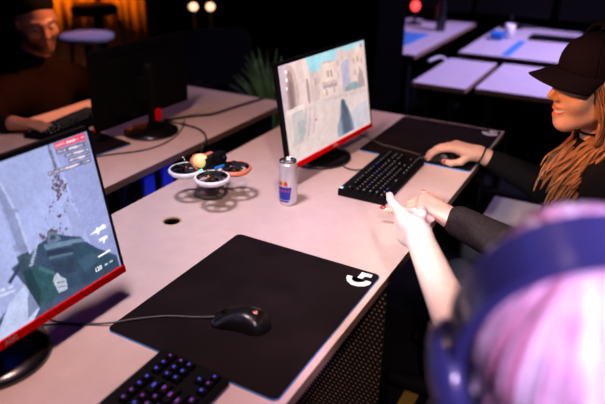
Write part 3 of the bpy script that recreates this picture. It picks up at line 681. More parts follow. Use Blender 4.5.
part('sun_print', on_can([(-17, -7, .0665), (-20, -4, .070), (-20, -4, .074), (-17, -7, .0775)], a0=fa, r=cr+.0005), 'canyel', can, label='yellow disc behind the bulls')
tm = text_mb('Red Bull', .0105, 0, 0.); q = MB()
q.add([((cr+.0008)*math.cos(R(fa-8)+x/cr), (cr+.0008)*math.sin(R(fa-8)+x/cr), .049+y) for x, y, z in tm.v], tm.f, 0, False)
part('lettering', q, 'canred', can, label='red lettering on the blue panel')

# ------------------------------------------------------------------ drone
dz = .094
dc = V((.603, .603, dz)); dr = thing('drone', 'small four rotor drone with white and orange rotor rings hovering above the desk', 'drone', (dc.x, dc.y, dz))
ce = {}
for n_, p_ in dict(a=(-.040, .047), b=(-.049, -.053), c=(.041, -.064), d=(.050, .041)).items(): ce[n_] = V((p_[0], p_[1], 0))
for k in 'abcd':
    c = ce[k]; T = Matrix.Translation(c); ro = .0455
    rm = 'ductw' if k in 'ab' else 'ducto'
    d_ = part('duct', MB().lathe([(ro-.0022, -.008), (ro+.001, -.008), (ro+.0042, -.004), (ro+.0044, .0015), (ro+.0020, .0052), (ro-.0018, .0056), (ro-.0022, -.008)], 48, 0, T, cap=False), rm, dr, label='white rotor ring' if k in 'ab' else 'orange rotor ring')
    part('duct_liner', MB().lathe([(ro-.0017, -.010), (ro-.0017, .0044), (ro-.0055, .0040), (ro-.0062, -.009), (ro-.0017, -.010)], 48, 0, T, cap=False), 'blk', dr)
    st_ = MB()
    for q in range(3):
        a = 2*PI*q/3+.4; st_.tube([c+V((0, 0, -.008)), c+V((math.cos(a)*(ro-.002), math.sin(a)*(ro-.002), -.006))], .0042, 6)
    st_.lathe([(.017, -.011), (.019, -.008), (.017, -.005)], 20, 0, T)
    part('strut', st_, 'carbon', dr)
    part('motor', MB().lathe([(.0075, -.009), (.0095, -.006), (.0095, .002), (.006, .005), (.002, .007)], 20, 0, T), 'copper' if k in 'bc' else 'blk', dr)
    pr_ = MB()
    for q in range(5):
        a0 = 2*PI*q/5+{'a': .2, 'b': 1., 'c': .6, 'd': .1}[k]; vs = []
        for i in range(7):
            r_ = .005+.033*i/6; ch_ = .0085*(1-.35*(i/6)); tw = R(28-14*i/6); e = V((math.cos(a0), math.sin(a0), 0)); f_ = V((-math.sin(a0), math.cos(a0), 0))
            for s_ in (-1, 1): vs.append(c+e*r_+f_*s_*ch_*math.cos(tw)+V((0, 0, .007+s_*ch_*math.sin(tw))))
        nq = len(vs); vs += [v+V((0, 0, .0011)) for v in vs]
        fs = [(2*i, 2*i+1, 2*i+3, 2*i+2) for i in range(6)]+[(nq+2*i+1, nq+2*i, nq+2*i+2, nq+2*i+3) for i in range(6)]+[(2*i, 2*i+2, nq+2*i+2, nq+2*i) for i in range(6)]+[(2*i+3, 2*i+1, nq+2*i+1, nq+2*i+3) for i in range(6)]
        pr_.add(vs, fs, 0, True)
    part('propeller', pr_, 'carbon', dr)
u = (ce['b']-ce['a']).normalized()
part('frame_plate', MB().prism(rrect(-.044, .044, -.056, .056, .016), -.007, .003, 0, Matrix.Rotation(R(10), 4, 'Z')), 'carbon', dr)
part('circuit_board', MB().box(-.018, .018, -.018, .018, .005, .008, 0, .001, Matrix.Rotation(R(10), 4, 'Z')).box(-.012, .012, -.008, .008, .008, .012, 0, .001), 'metal', dr)
hc = V((-.010, .016, .024))
part('canopy', MB().ball(hc, (.022, .022, .020), 0, 20), 'yellow', dr, label='round glowing yellow canopy')
part('canopy_collar', MB().lathe([(.024, -.004), (.0265, 0), (.024, .004), (.021, 0), (.024, -.004)], 28, 0, Matrix.Translation(hc-V((.002, -.006, .006))) @ Matrix.Rotation(R(60), 4, 'X'), cap=False).box(.0, .042, .008, .022, .026, .036, 0, .004), 'ducto', dr, label='orange collar round the canopy')
part('camera', MB().box(.016, .050, -.032, -.004, .010, .044, 0, .005).lathe([(.008, 0), (.008, .010), (.006, .012)], 16, 0, Matrix.Translation((.033, -.030, .028)) @ Matrix.Rotation(PI/2, 4, 'X')), 'blk', dr)
part('battery', MB().box(-.016, .046, -.006, .030, .008, .034, 0, .005), 'carbon', dr)
part('blue_connector', MB().box(-.004, .030, -.042, -.034, .008, .015, 0, .002, Matrix.Rotation(R(-14), 4, 'Z')), 'blue', dr)
part('white_plug', MB().box(-.004, .006, -.048, -.036, -.002, .008, 0, .002), 'white', dr)
part('antenna', MB().tube([(-.02, .03, .01), (-.028, .055, .022), (-.030, .062, .030)], .0018, 8).ball((-.030, .062, .032), .005, 0, 10), 'alu', dr)
part('status_light', MB().ball((-.034, -.004, .006), .0042, 0, 10), 'ledg', dr, label='green light'); part('status_light', MB().ball((-.030, .052, .004), .0032, 0, 10), 'ledr', dr, label='red light')
part('status_light', MB().ball((-.052, -.042, .004), .003, 0, 10), 'ledo', dr, label='orange light')

# ------------------------------------------------------------------ chairs
def chair(label, x, y, rz, seat=-.26, back=.62):
    t = thing('office_chair', label, 'chair', (x, y, FZ), rz, 'dark office chairs'); z = seat-FZ
    part('seat', MB().box(-.24, .24, -.23, .24, z-.09, z, 0, .03, seg=3), 'matte', t)
    bk = MB(); T = Matrix.Translation((0, -.25, z+.02)) @ Matrix.Rotation(R(8), 4, 'X')
    bk.prism(rrect(-.23, .23, 0, back, .09), -.035, .035, 0, T @ Matrix.Rotation(PI/2, 4, 'X')); part('backrest', bk, 'matte', t)
    part('column', MB().lathe([(.028, .08), (.028, z-.08)], 16), 'metal', t)
    bs = MB()
    for k in range(5):
        a = 2*PI*k/5; e = V((math.cos(a), math.sin(a), 0)); bs.tube([e*.02+V((0, 0, .10)), e*.30+V((0, 0, .065))], [.028, .016], 8)
        part('caster', MB().lathe([(.012, -.02), (.026, -.014), (.026, .014), (.012, .02)], 16, 0, Matrix.Translation(e*.30+V((0, 0, .027))) @ Matrix.Rotation(a+PI/2, 4, 'Z') @ Matrix.Rotation(PI/2, 4, 'Y')), 'blk', t)
    part('star_base', bs, 'metal', t)
    for s in (-1, 1): part('armrest', MB().box(s*.27-.03, s*.27+.03, -.10, .14, z+.16, z+.19, 0, .01).box(s*.27-.015, s*.27+.015, -.02, .02, z-.06, z+.17, 0, .004), 'blk', t)
    return t

# ------------------------------------------------------------------ the woman in the cap
HW = V((1.008, -.326, .380)); RW = frame((-.52, .84, -.08), roll=R(3))
wo = thing('person', 'smiling woman in a black cap and dark jacket with her hand on a mouse', 'person', (1.05, -.45, FZ))
neck = HW+RW @ V((0, -.03, -.075)); nb = V((1.045, -.385, .20))
shL, shR = V((.89, -.44, .135)), V((1.23, -.36, .125)); hip = V((1.06, -.50, -.26)); chest = V((1.055, -.41, .06))
elL, wrL = V((.735, -.335, -.02)), V((.742, -.072, .048)); elR, wrR = V((1.305, -.235, -.045)), V((1.250, -.014, .046))
def torso(o=0.):
    return [rc(nb, chest, .055+o, .105+o, .05), rc(chest, hip, .115+o, .125+o, .06), rc(shL, shR, .058+o, .058+o, .05), rc(nb+V((0, 0, -.02)), shL, .05+o, .06+o, .04), rc(nb+V((0, 0, -.02)), shR, .05+o, .06+o, .04)]
def arm(s, e, w, o=0., k=.03): return [rc(s, e, .050+o, .040+o, k), rc(e, w, .040+o, .026+o*.6, k)]
hr, tr = hand_prims(wrR, (-.20, 1, .20), (.10, -.18, 1), (-1, -.18, -.05), [(24, 26, 20), (24, 28, 22), (26, 32, 24), (28, 36, 26)], [(.65, .55, -.65), (.9, .15, -.40), (1, -.12, -.10)], .98)
hl, tlh = hand_prims(wrL, (.08, .95, .34), (-.12, -.33, .95), (1, -.08, .12), [(52, 60, 30), (54, 62, 32), (56, 62, 32), (56, 60, 30)], [(.7, .75, -.1), (.9, .2, -.1), (1, -.1, -.1)], .95)
# left thumb side faces the body; the red nailed finger reaches to the left over the desk
pL = [rc(wrL+V((-.012, .06, .0)), wrL+V((-.026, .120, .002)), .0115, .0100, .008), rc(wrL+V((-.026, .120, .002)), wrL+V((-.034, .178, -.006)), .0098, .0080, .006)]
base = (.66, .42, .31); skin = HW
Lp = head_prims(HW, RW, .98, 1.)+[rc(neck, nb, .050, .054, .03)]+torso()+arm(shL, elL, wrL)+arm(shR, elR, wrR)+hr+hl+pL
body = field_obj('body', Lp, .0033, 'skin', wo, 1, skin_colour(HW, RW, .98, base, (.50, .10, .09), 1.))
add_eyes(HW, RW, .98, wo)
nails(tr, range(5), 'nail', wo); nails(tlh, range(5), 'nail', wo)
tipn = (wrL+V((-.033, .172, -.004)), V((-.10, 1, -.12)).normalized(), V((-.5, 0, .86)), .0085); nails([tipn], [0], 'nail', wo)
Jp = torso(.014)+[rc(shL, elL, .066, .056, .03), rc(shR, elR, .066, .056, .03), rc(elR, elR.lerp(wrR, .76), .056, .036, .03), rc(hip+V((-.07, .0, 0)), hip+V((.07, 0, 0)), .13, .13, .05), rc(nb+V((.0, -.025, .0)), nb+V((0, -.03, .035)), .062, .060, .03)]
field_obj('jacket', Jp, .006, 'jacket', wo, 2)
field_obj('sleeve', [rc(elL.lerp(shL, .25), elL, .060, .058, .03), rc(elL, elL.lerp(wrL, .90), .058, .042, .03)], .005, 'knit', wo, 2, label='speckled charcoal knit sleeve')
field_obj('trousers', [rc(hip+V((-.08, 0, -.02)), hip+V((-.11, .42, .0)), .085, .062, .03), rc(hip+V((.08, 0, -.02)), hip+V((.11, .42, .0)), .085, .062, .03), rc(hip+V((-.11, .42, .0)), hip+V((-.12, .45, -.40)), .06, .045, .03), rc(hip+V((.11, .42, .0)), hip+V((.12, .45, -.40)), .06, .045, .03)], .010, 'denim', wo, 1)
for s in (-1, 1): field_obj('shoe', [rc(hip+V((s*.12, .43, -.445)), hip+V((s*.13, .60, -.452)), .034, .028, .02)], .006, 'matte', wo, 1)
# cap
def hw(x, y, z): return HW+RW @ V((x, y, z))
TW = Matrix.Translation(HW) @ RW.to_4x4()
cm = MB(); rows = []; n = 40
for i in range(15):
    a = PI/2*i/14; cr_ = math.cos(a)**.72; zz = .034+.088*math.sin(a)
    rows += [(.084*cr_*math.cos(2*PI*k/n), -.014+(.107*cr_ + (.008 if math.sin(2*PI*k/n) > 0 else 0)*cr_*math.sin(2*PI*k/n)*math.sin(a*1.6))*math.sin(2*PI*k/n), zz) for k in range(n)]
cm.add(rows, [(i*n+k, i*n+(k+1) % n, (i+1)*n+(k+1) % n, (i+1)*n+k) for i in range(14) for k in range(n)]+[tuple(14*n+k for k in range(n))], 0, True, TW)
cap = part('cap', cm, 'capm', wo, world=True)
bm_ = MB(); top = []; bot = []; nx_, ny_ = 20, 10
for j in range(ny_+1):
    v = j/ny_
    for i in range(nx_+1):
        th = R(-74+148*i/nx_); bx_, by_ = .084*math.sin(th), -.014+.107*math.cos(th)
        ex = .075*math.cos(th)**.55*v; x_ = bx_*(1+.04*v); y_ = by_+ex; z_ = .043-.010*v-5.2*x_*x_*(.35+.65*v)
        top.append((x_, y_, z_+.0022)); bot.append((x_, y_, z_-.0012))
k = nx_+1; nn = len(top); fs = []
for j in range(ny_):
    for i in range(nx_):
        q = (j*k+i, j*k+i+1, (j+1)*k+i+1, (j+1)*k+i); fs += [q[::-1], tuple(a+nn for a in q)]
rim = [i for i in range(k)]+[j*k+nx_ for j in range(1, ny_+1)]+[ny_*k+i for i in range(nx_-1, -1, -1)]+[j*k for j in range(ny_-1, 0, -1)]
for a, b in zip(rim, rim[1:]+rim[:1]): fs.append((a, b, b+nn, a+nn))
bm_.add(top+bot, fs, 0, True, TW); part('brim', bm_, 'capm', cap, world=True)
part('cap_button', MB().ball((0, -.014, .123), (.007, .007, .004), 0, 12, TW), 'capm', cap, world=True)
seam = MB()
for q in range(6):
    a = 2*PI*q/6+PI/6; pts = []
    for i in range(13):
        b = PI/2*i/12; c_ = math.cos(b)**.72; pts.append((.0850*c_*math.cos(a), -.014+.109*c_*math.sin(a), .034+.0885*math.sin(b)))
    seam.tube(pts, .0010, 5, 0, TW)
part('cap_seam', seam, 'capm', cap, world=True)
# blonde hair: locks falling from under the cap over the left shoulder
hm = MB()
for q in range(300):
    side = -1 if q < 180 else 1; u_ = rng.random()
    a = R(-5-150*u_) if side < 0 else R(5+150*u_)   # around the head from the temple to the nape
    st = hw(math.copysign(.078*abs(math.cos(a/1.0-0)) if False else .080*math.sin(abs(a)+.9 if abs(a)+.9 < 2.2 else 2.2), side), .035-.105*u_, .012+.012*rng.random())
    j = lambda s_: V(rng.normal(0, s_, 3))
    if side < 0:
        e1 = hw(-.084-.008*rng.random(), .012-.085*u_, -.055)+j(.005); e2 = hw(-.074-.02*rng.random(), .0-.06*u_, -.125)+j(.008)
        e3 = nb+V((-.070-.05*u_, .045-.06*u_, .01))+j(.010); ln = rng.random()
        e4 = nb+V((-.078-.040*u_, .086-.065*u_, -.05-.04*ln))+j(.014); e5 = e4+V((-.010+.02*rng.random(), .020, -.05*ln-.02))
    else:
        e1 = hw(.082, .0-.08*u_, -.05)+j(.006); e2 = hw(.066, .0-.05*u_, -.12)+j(.008); e3 = nb+V((.03, .075-.05*u_, .02))+j(.010); e4 = nb+V((-.035-.03*u_, .112-.05*u_, -.04))+j(.013); e5 = e4+V((-.02, .015, -.05*rng.random()-.02))
    w_ = .0034+.0026*rng.random(); path = smooth_path([st, e1, e2, e3, e4, e5], 5); m_ = len(path)
    hm.tube(path, [w_*(.6+.4*min(1, i/5))*(1-.75*max(0, (i/m_-.6)/.4)**1.5) for i in range(m_)], 6, 0, None, .55)
part('hair', hm, 'blonde', wo, world=True, label='long blonde hair')
ck = MB(); pts = []
nk = neck.lerp(nb, .42); ax_ = (neck-nb).normalized(); xx = ax_.cross(V((0, 1, 0))).normalized(); yy_ = ax_.cross(xx)
ck.tube([nk+(xx*math.cos(2*PI*k/32)+yy_*math.sin(2*PI*k/32))*.0565 for k in range(33)], .0032, 8)
part('choker', ck, 'matte', wo, world=True, label='thin black choker')
def band(w, e, t_, r, tr_, m, name, label):
    d = (w-e).normalized(); c = e.lerp(w, t_); x = d.cross(V((0, 0, 1))).normalized(); y = d.cross(x)
    part(name, MB().tube([c+(x*math.cos(2*PI*k/24)+y*math.sin(2*PI*k/24))*r for k in range(25)], tr_, 6), m, wo, world=True, label=label)
band(wrR, elR, .955, .0300, .0030, 'matte', 'bracelet', 'thin black bracelet on the right wrist')
kn = wrR+V((-.22, 1, .02)).normalized()*.108
part('ring', MB().ball(kn+V((.0, .0, .004)), (.0045, .0035, .003), 0, 10), 'steel', wo, world=True, label='small silver ring')
chair('dark office chair the woman in the cap sits on', 1.06, -.52, 0, -.39)
# over-ear headset on the cap
hs = thing('headset', 'black headset worn over the black cap', 'headset', tuple(HW))
hb = MB(); pts = [TW @ V((.112*math.cos(a), -.012, .002+.142*math.sin(a))) for a in [PI*k/28 for k in range(29)]]
hb.tube(pts, .021, 10, 0, None, .45); part('headband', hb, 'matte', hs, world=True)
for s in (-1, 1): part('ear_cup', MB().lathe([(.030, -.014), (.042, -.010), (.044, .004), (.036, .016), (.02, .02)], 28, 0, TW @ Matrix.Translation((s*.100, -.024, -.012)) @ Matrix.Rotation(s*PI/2, 4, 'Y')), 'matte', hs, world=True)

# ------------------------------------------------------------------ the person with pink hair
HP = V((-.147, -.424, .406)); RP = Matrix(((.309, .863, -.400), (-.912, .388, .133), (.270, .324, .907))); TP = Matrix.Translation(HP) @ RP.to_4x4()
pk = thing('person', 'person with pink hair and blue headphones in the foreground pointing with one hand', 'person', (-.25, -.52, FZ))
def hp(x, y, z): return HP+RP @ V((x, y, z))
nk2, nb2 = hp(0, -.040, -.075), V((-.185, -.470, .245)); sL, sR = V((-.225, -.350, .165)), V((-.09, -.66, .165)); hip2 = V((-.33, -.56, -.26)); ch2 = V((-.21, -.50, .08))
eL, wL = V((.098, -.292, .140)), V((.350, -.116, .184)); eR, wR_ = V((-.11, -.74, -.08)), V((-.08, -.55, -.185))
Fd = (wL-eL).normalized()
hp1, tp = hand_prims(wL, (.69, .71, -.10), (-.70, .66, -.02), (.10, .08, 1), [(2, 10, 8), (60, 84, 40), (64, 86, 40), (66, 86, 40)], [(.80, .25, -.55), (.9, -.10, -.55), (.9, -.25, -.4)], 1.0, 1.15)
hp2, _ = hand_prims(wR_, (.6, .7, -.05), (0, 0, 1), (-.7, .6, 0), [(20, 30, 20)]*4, [(.7, .6, -.2), (.9, .2, -.2), (1, 0, -.1)], .95)
Lp = head_prims(HP, RP, .98)+[rc(nk2, nb2, .052, .056, .03), rc(nb2, ch2, .06, .11, .05), rc(ch2, hip2, .115, .125, .06), rc(sL, sR, .055, .055, .05),
      rc(sL, eL, .048, .037, .03), rc(eL, wL, .038, .027, .03), rc(sR, eR, .05, .042, .03), rc(eR, wR_, .042, .027, .03)]+hp1+hp2
field_obj('body', Lp, .0045, 'skin', pk, 1, skin_colour(HP, RP, .98, (.84, .66, .60), (.5, .2, .2)))
add_eyes(HP, RP, .98, pk); nails(tp, range(5), 'nailp', pk)
field_obj('hoodie', [rc(nb2+V((0, 0, -.05)), ch2, .075, .125, .05), rc(ch2, hip2, .13, .14, .06), rc(sL, sR, .066, .066, .05), rc(sL, sL.lerp(eL, .55), .062, .056, .03), rc(sR, eR, .064, .056, .03), rc(eR, eR.lerp(wR_, .8), .056, .04, .03)], .008, 'pinktop', pk, 1)
field_obj('trousers', [rc(hip2+V((-.05, .06, -.02)), hip2+V((.18, .40, .0)), .085, .062, .03), rc(hip2+V((.05, -.06, -.02)), hip2+V((.36, .24, .0)), .085, .062, .03), rc(hip2+V((.18, .40, 0)), hip2+V((.19, .42, -.40)), .06, .045, .03), rc(hip2+V((.36, .24, .0)), hip2+V((.38, .26, -.40)), .06, .045, .03)], .010, 'denim', pk, 1)
for a in ((.19, .42), (.38, .26)): field_obj('shoe', [rc(hip2+V((a[0], a[1], -.445)), hip2+V((a[0]+.11, a[1]+.12, -.452)), .034, .028, .02)], .006, 'matte', pk, 1)
hm = MB(); hm.ball((0, -.006, .038), (.090, .108, .089), 0, 32, TP)
for q in range(330):
    az = rng.uniform(-PI, PI); u_ = rng.random()**.6
    s0 = V((.008*rng.normal(), .0+.010*rng.normal(), .127))
    d_ = V((math.sin(az), math.cos(az), 0))
    sx, sy = .090+.007*rng.random(), .108+.007*rng.random(); pts = [s0]
    for i in range(1, 9):
        b = PI/2*(1-i/8)
        rr = math.cos(b); pts.append(V((d_.x*sx*rr, -.006+d_.y*sy*rr, .038+.091*math.sin(b))))
    drop = (.10+.09*rng.random())
    if d_.y > .30: pts = pts[:5 if d_.y > .6 else 7]
    l_ = pts[-1]
    for i in range(1, 5 if d_.y <= .30 else 1): pts.append(l_+V((d_.x*.006*i+.004*rng.normal(), d_.y*.004*i+.004*rng.normal(), -drop*i/4)))
    w_ = .0042+.003*rng.random(); m_ = len(pts)
    cl_ = math.sin(az*4+.6)+.8*math.sin(az*13+2)+1.1*rng.normal()
    hm.tube(pts, [w_*(1-.7*max(0, (i/m_-.7)/.3)) for i in range(m_)], 6, 1 if cl_ > .25 else 2 if cl_ < -1.3 else 0, TP, .6)
part('hair', hm, ['pinkhair', 'palehair', 'redhair'], pk, world=True, label='shoulder length pink hair')
chair('dark office chair under the person with pink hair', -.36, -.60, R(-45), -.39, .50)
hd = thing('headphones', 'dark blue headphones worn over the pink hair in the foreground', 'headphones', tuple(HP))
hb = MB(); nA = 36
def band_loop(r0, z0, r1, z1, yw, y0):
    vs = []
    for k_ in range(nA+1):
        a = R(-6)+R(192)*k_/nA
        for yy2, rr in ((-yw, 0), (-yw*.9, 1), (yw*.9, 1), (yw, 0)):
            vs.append(((r0+(r1-r0)*rr)*math.cos(a), y0+yy2, z0+(z1+(.010 if rr else 0))*math.sin(a)))
    fs = [(i*4+j, i*4+(j+1) % 4, (i+1)*4+(j+1) % 4, (i+1)*4+j) for i in range(nA) for j in range(4)]; return vs, fs+[(3, 2, 1, 0), tuple(nA*4+j for j in range(4))]
vs, fs = band_loop(.106, .0, .117, .141, .026, -.006); hb.add(vs, fs, 0, False, TP); part('headband', hb, 'hpblue', hd, world=True)
for s in (-1, 1):
    Tc = TP @ Matrix.Translation((s*.104, -.010, -.022)) @ Matrix.Rotation(s*PI/2, 4, 'Y')
    cup = part('ear_cup', MB().lathe([(.038, .0), (.052, .004), (.055, .014), (.051, .028), (.034, .036), (.0, .038)], 32, 0, Tc), 'hpblue', hd, world=True)
    part('ear_cushion', MB().lathe([(.026, -.016), (.040, -.018), (.049, -.010), (.048, .002), (.026, .004)], 32, 0, Tc), 'hpcush', cup, world=True)
    part('yoke', MB().tube([TP @ V((s*.105, -.012, .045)), TP @ V((s*.116, -.012, .010)), TP @ V((s*.128, -.010, -.02))], .007, 8), 'hpcush', hd, world=True)

# ------------------------------------------------------------------ the man at the far desk
HM = V((1.100, 1.885, .340)); RM = frame((-.40, -1, -.36), roll=R(-5)); TM = Matrix.Translation(HM) @ RM.to_4x4()
mn = thing('person', 'man in a dark beanie and brown sweater looking down at the far desk', 'person', (1.06, 2.0, FZ))
def hq(x, y, z): return HM+RM @ V((x, y, z))
nk3, nb3 = hq(0, -.035, -.08), V((1.10, 1.965, .13)); s1, s2 = V((.905, 1.945, .02)), V((1.285, 1.955, .02)); c3, hip3 = V((1.09, 1.98, -.05)), V((1.09, 2.05, -.28))
e1, w1 = V((.66, 1.83, -.02)), V((.700, 1.600, .035)); e2, w2 = V((1.42, 1.80, -.12)), V((1.26, 1.60, .03))
h1, t1 = hand_prims(w1, (.42, -.9, -.02), (.0, .05, 1), (.9, .42, -.1), [(14, 26, 20), (16, 28, 20), (16, 30, 22), (18, 30, 22)], [(.7, .6, -.25), (.9, .25, -.2), (1, 0, -.1)], 1.03)
h2, t2 = hand_prims(w2, (-.2, -1, -.02), (.0, .05, 1), (-1, .2, -.1), [(14, 26, 20)]*4, [(.7, .6, -.25), (.9, .25, -.2), (1, 0, -.1)], 1.03)
def tor3(o=0.): return [rc(nb3, c3, .06+o, .12+o, .05), rc(c3, hip3, .13+o, .135+o, .06), rc(s1, s2, .064+o, .064+o, .05), rc(nb3, s1, .055+o, .066+o, .05), rc(nb3, s2, .055+o, .066+o, .05)]
field_obj('body', head_prims(HM, RM, 1.03)+[rc(nk3, nb3, .056, .06, .03)]+tor3()+[rc(s1, e1, .055, .045, .03), rc(e1, w1, .044, .029, .03), rc(s2, e2, .055, .045, .03), rc(e2, w2, .044, .029, .03)]+h1+h2, .005, 'skin', mn, 1,
          skin_colour(HM, RM, 1.03, (.46, .25, .16), (.36, .13, .10), beard=(.10, .055, .04)))
add_eyes(HM, RM, 1.03, mn)
field_obj('sweater', tor3(.014)+[rc(s1, e1, .07, .06, .03), rc(e1, e1.lerp(w1, .88), .058, .042, .03), rc(s2, e2, .07, .06, .03), rc(e2, e2.lerp(w2, .88), .058, .042, .03), rc(nb3, nb3+V((0, -.005, .03)), .066, .064, .02)], .008, 'brown', mn, 1)
field_obj('beanie', [el(HM+RM @ V((0, -.032, .066)), V((.084, .098, .082))*1.03, RM, .02), rc(hq(-.05, -.085, .0), hq(.05, -.085, .0), .035, .035, .03), rc(hq(-.05, -.07, -.07), hq(.05, -.07, -.07), .04, .04, .03)], .006, 'beanie', mn, 1)
field_obj('trousers', [rc(hip3+V((s*.09, 0, -.02)), hip3+V((s*.11, -.42, .0)), .09, .065, .03) for s in (-1, 1)]+[rc(hip3+V((s*.11, -.42, 0)), hip3+V((s*.12, -.45, -.38)), .062, .047, .03) for s in (-1, 1)], .010, 'denim', mn, 1)
for s in (-1, 1): field_obj('shoe', [rc(hip3+V((s*.12, -.43, -.42)), hip3+V((s*.13, -.60, -.428)), .036, .03, .02)], .006, 'matte', mn, 1)
chair('dark office chair the man in the beanie sits on', 1.09, 2.07, PI, -.415)
keyboard('dark keyboard on the far desk by the hand of the man', .86, 1.47, PI+R(10), lambda u, v: 'keyw')

# ------------------------------------------------------------------ things behind
pt = thing('potted_grass', 'green arching grass plant in a dark pot behind the second monitor', 'plant', (1.86, 1.185, FZ))
part('pot', MB().lathe([(.12, 0), (.15, .02), (.17, .42), (.165, .43), (.15, .42), (.14, .38), (.0, .38)], 32), 'pot', pt)
for q in range(95):
    a = rng.uniform(0, 2*PI); L_ = .36+.30*rng.random(); lean = .03+.15*rng.random(); e = V((math.cos(a), math.sin(a), 0)); pts = []
    for i in range(8):
        s_ = i/7; pts.append(e*(.03+lean*s_**1.8)+V((0, 0, .38+L_*s_*(1-.22*s_*s_))))
    part('leaf', MB().tube(pts, [.0062*(1-.9*(i/7)**2)+.0005 for i in range(8)], 5, 0, None, .25), 'leaf', pt)
chair('empty dark chair catching blue light behind the far desk end', 2.45, 2.0, R(120), -.30, .34)
mat_ = tag(part('desk_mat', MB().prism(rrect(3.08, 3.55, .92, 1.35, .02), 0, .004), 'padbase'), 'blue mat on the violet-lit desk next to the dark pillar', 'mat')
tower = thing('red_lamp', 'small red glowing lamp on a stand at the back of the violet-lit desk', 'lamp', (3.92, 1.17, 0))
part('foot', MB().lathe([(.06, 0), (.06, .012), (.012, .02), (.012, .10)], 20), 'blk', tower); part('bulb', MB().ball((0, 0, .135), (.034, .034, .038), 0, 16), 'ledr', tower)
bt = thing('bottle', 'tall dark bottle standing beside the blue mat on the violet-lit desk', 'bottle', (3.72, .90, 0))
part('glass', MB().lathe([(.034, 0), (.036, .01), (.036, .16), (.014, .22), (.013, .28)], 24), 'gloss', bt); part('bottle_cap', MB().lathe([(.015, .28), (.015, .305)], 16), 'blk', bt)
cl = tag(part('cloth_strip', MB().box(3.10, 3.62, .275, .325, 0, .004, 0, .001), 'padbase'), 'blue cloth strip across the back desk above the cap', 'cloth')
kb = tag(part('desk_keyboard', MB().box(3.70, 3.86, -.10, .28, 0, .022, 0, .004), 'matte'), 'dark keyboard on the back desk seen over the cap', 'keyboard')
tb = thing('tumbler', 'small pale tumbler on the back desk beside the blue strip', 'cup', (3.66, .40, 0)); part('cup', MB().lathe([(.026, 0), (.034, .10), (.031, .10), (.024, .006)], 20), 'ductw', tb)
bx = thing('headset_case', 'small blue case on the back desk at the end of the cloth strip', 'case', (3.62, .47, 0)); part('shell', MB().box(-.05, .05, -.04, .04, 0, .05, 0, .012), 'blue', bx); part('zip', MB().box(-.052, .052, -.042, .042, .024, .027), 'blk', bx)
for yy3, la in ((1.08, 'dark monitor at the back of the desk with the blue mat'), (.50, 'dark monitor at the back desk, nearest the gap in the row'), (-.10, 'dark monitor at the back desk over the cap')):
    t = thing('office_monitor', la, 'monitor', (4.17, yy3, 0), -PI/2, 'switched off monitors on the back desks')
    part('base', MB().lathe([(.10, 0), (.10, .01), (.02, .016), (.02, .09)], 24), 'blk', t); part('panel', MB().box(-.27, .27, -.015, .015, .085, .40, 0, .005), 'blk', t); part('screen', MB().box(-.262, .262, -.0165, -.014, .095, .39), 'matte', t)
cb_ = tag(part('hanging_cable', MB().tube(smooth_path([(2.90, .52, -.04), (2.98, .60, -.06), (3.00, .66, -.03), (2.94, .72, -.05)], 6), .009, 8), 'white'), 'pale cable in the gap between the violet-lit desks', 'cable')
# orange lit corner with curtain, stool, round table
def curtain(label, x0, x1, y):
    mb = MB(); n = 60; vs = []
    for i in range(n+1):
        x = x0+(x1-x0)*i/n; yy = y+.016*math.sin(i*.55)+.010*math.sin(i*.23)
        vs += [(x, yy, FZ+.02), (x, yy, 2.0)]
    mb.add(vs, [(2*i, 2*i+2, 2*i+3, 2*i+1) for i in range(n)], 0, True); o = part('curtain', mb, 'curtain'); md = o.modifiers.new('s', 'SOLIDIFY'); md.thickness = .004
    return tag(o, label, 'curtain', 'ochre curtains along the back wall')
curtain('ochre curtain glowing orange left of the two warm lamps, above the dark stool', 3.86, 4.5, 4.45); curtain('ochre curtain glowing orange left of the dark stool', 3.0, 3.80, 4.45)
stl = thing('bar_stool', 'dark bar stool in front of the orange curtain', 'stool', (2.98, 3.60, FZ))
part('seat', MB().lathe([(.17, .74), (.19, .76), (.19, .80), (.16, .82)], 28), 'matte', stl); 
for sx in (-1, 1):
    for sy in (-1, 1): part('leg', MB().tube([(sx*.12, sy*.12, .75), (sx*.21, sy*.21, 0)], .016, 8), 'metal', stl)
part('footrest', MB().tube([(.18*math.cos(2*PI*k/24), .18*math.sin(2*PI*k/24), .28) for k in range(25)], .010, 6), 'metal', stl)
rt = thing('round_table', 'small round table top lit lilac behind the man', 'table', (2.30, 2.96, FZ)); part('tabletop', MB().lathe([(.17, .705), (.18, .71), (.18, .735), (.17, .74)], 36), 'deskb', rt); part('column', MB().lathe([(.03, .02), (.03, .70)], 16), 'metal', rt); part('base', MB().lathe([(.2, 0), (.2, .015), (.03, .03)], 28), 'metal', rt)
for k_, (lx, ly, la) in enumerate(((3.80, 3.23, 'left one of two small warm glowing lamps in the dark background'), (3.88, 3.10, 'right one of two small warm glowing lamps in the dark background'))):
    lp = thing('table_lamp', la, 'lamp', (lx, ly, FZ), 0, 'two warm lamps in the background')
    part('stem', MB().lathe([(.06, 0), (.06, .02), (.012, .04), (.012, .70)], 16), 'metal', lp); part('bulb', MB().ball((0, 0, .735), (.036, .036, .032), 0, 16), 'lamp', lp)
tag(part('floor_tape', MB().box(.82, .99, .0, .05, FZ+.0005, FZ+.002), 'tape'), 'yellow tape strip on the dark floor below the desk edge', 'tape')
lg = thing('storage_box', 'pale lilac-lit box on the floor under the far end of the desk', 'box', (1.62, -.10, FZ)); part('carton', MB().box(-.12, .12, -.09, .09, 0, .40, 0, .006), 'deskb', lg); part('lid', MB().box(-.125, .125, -.095, .095, .40, .43, 0, .004), 'deskb', lg)

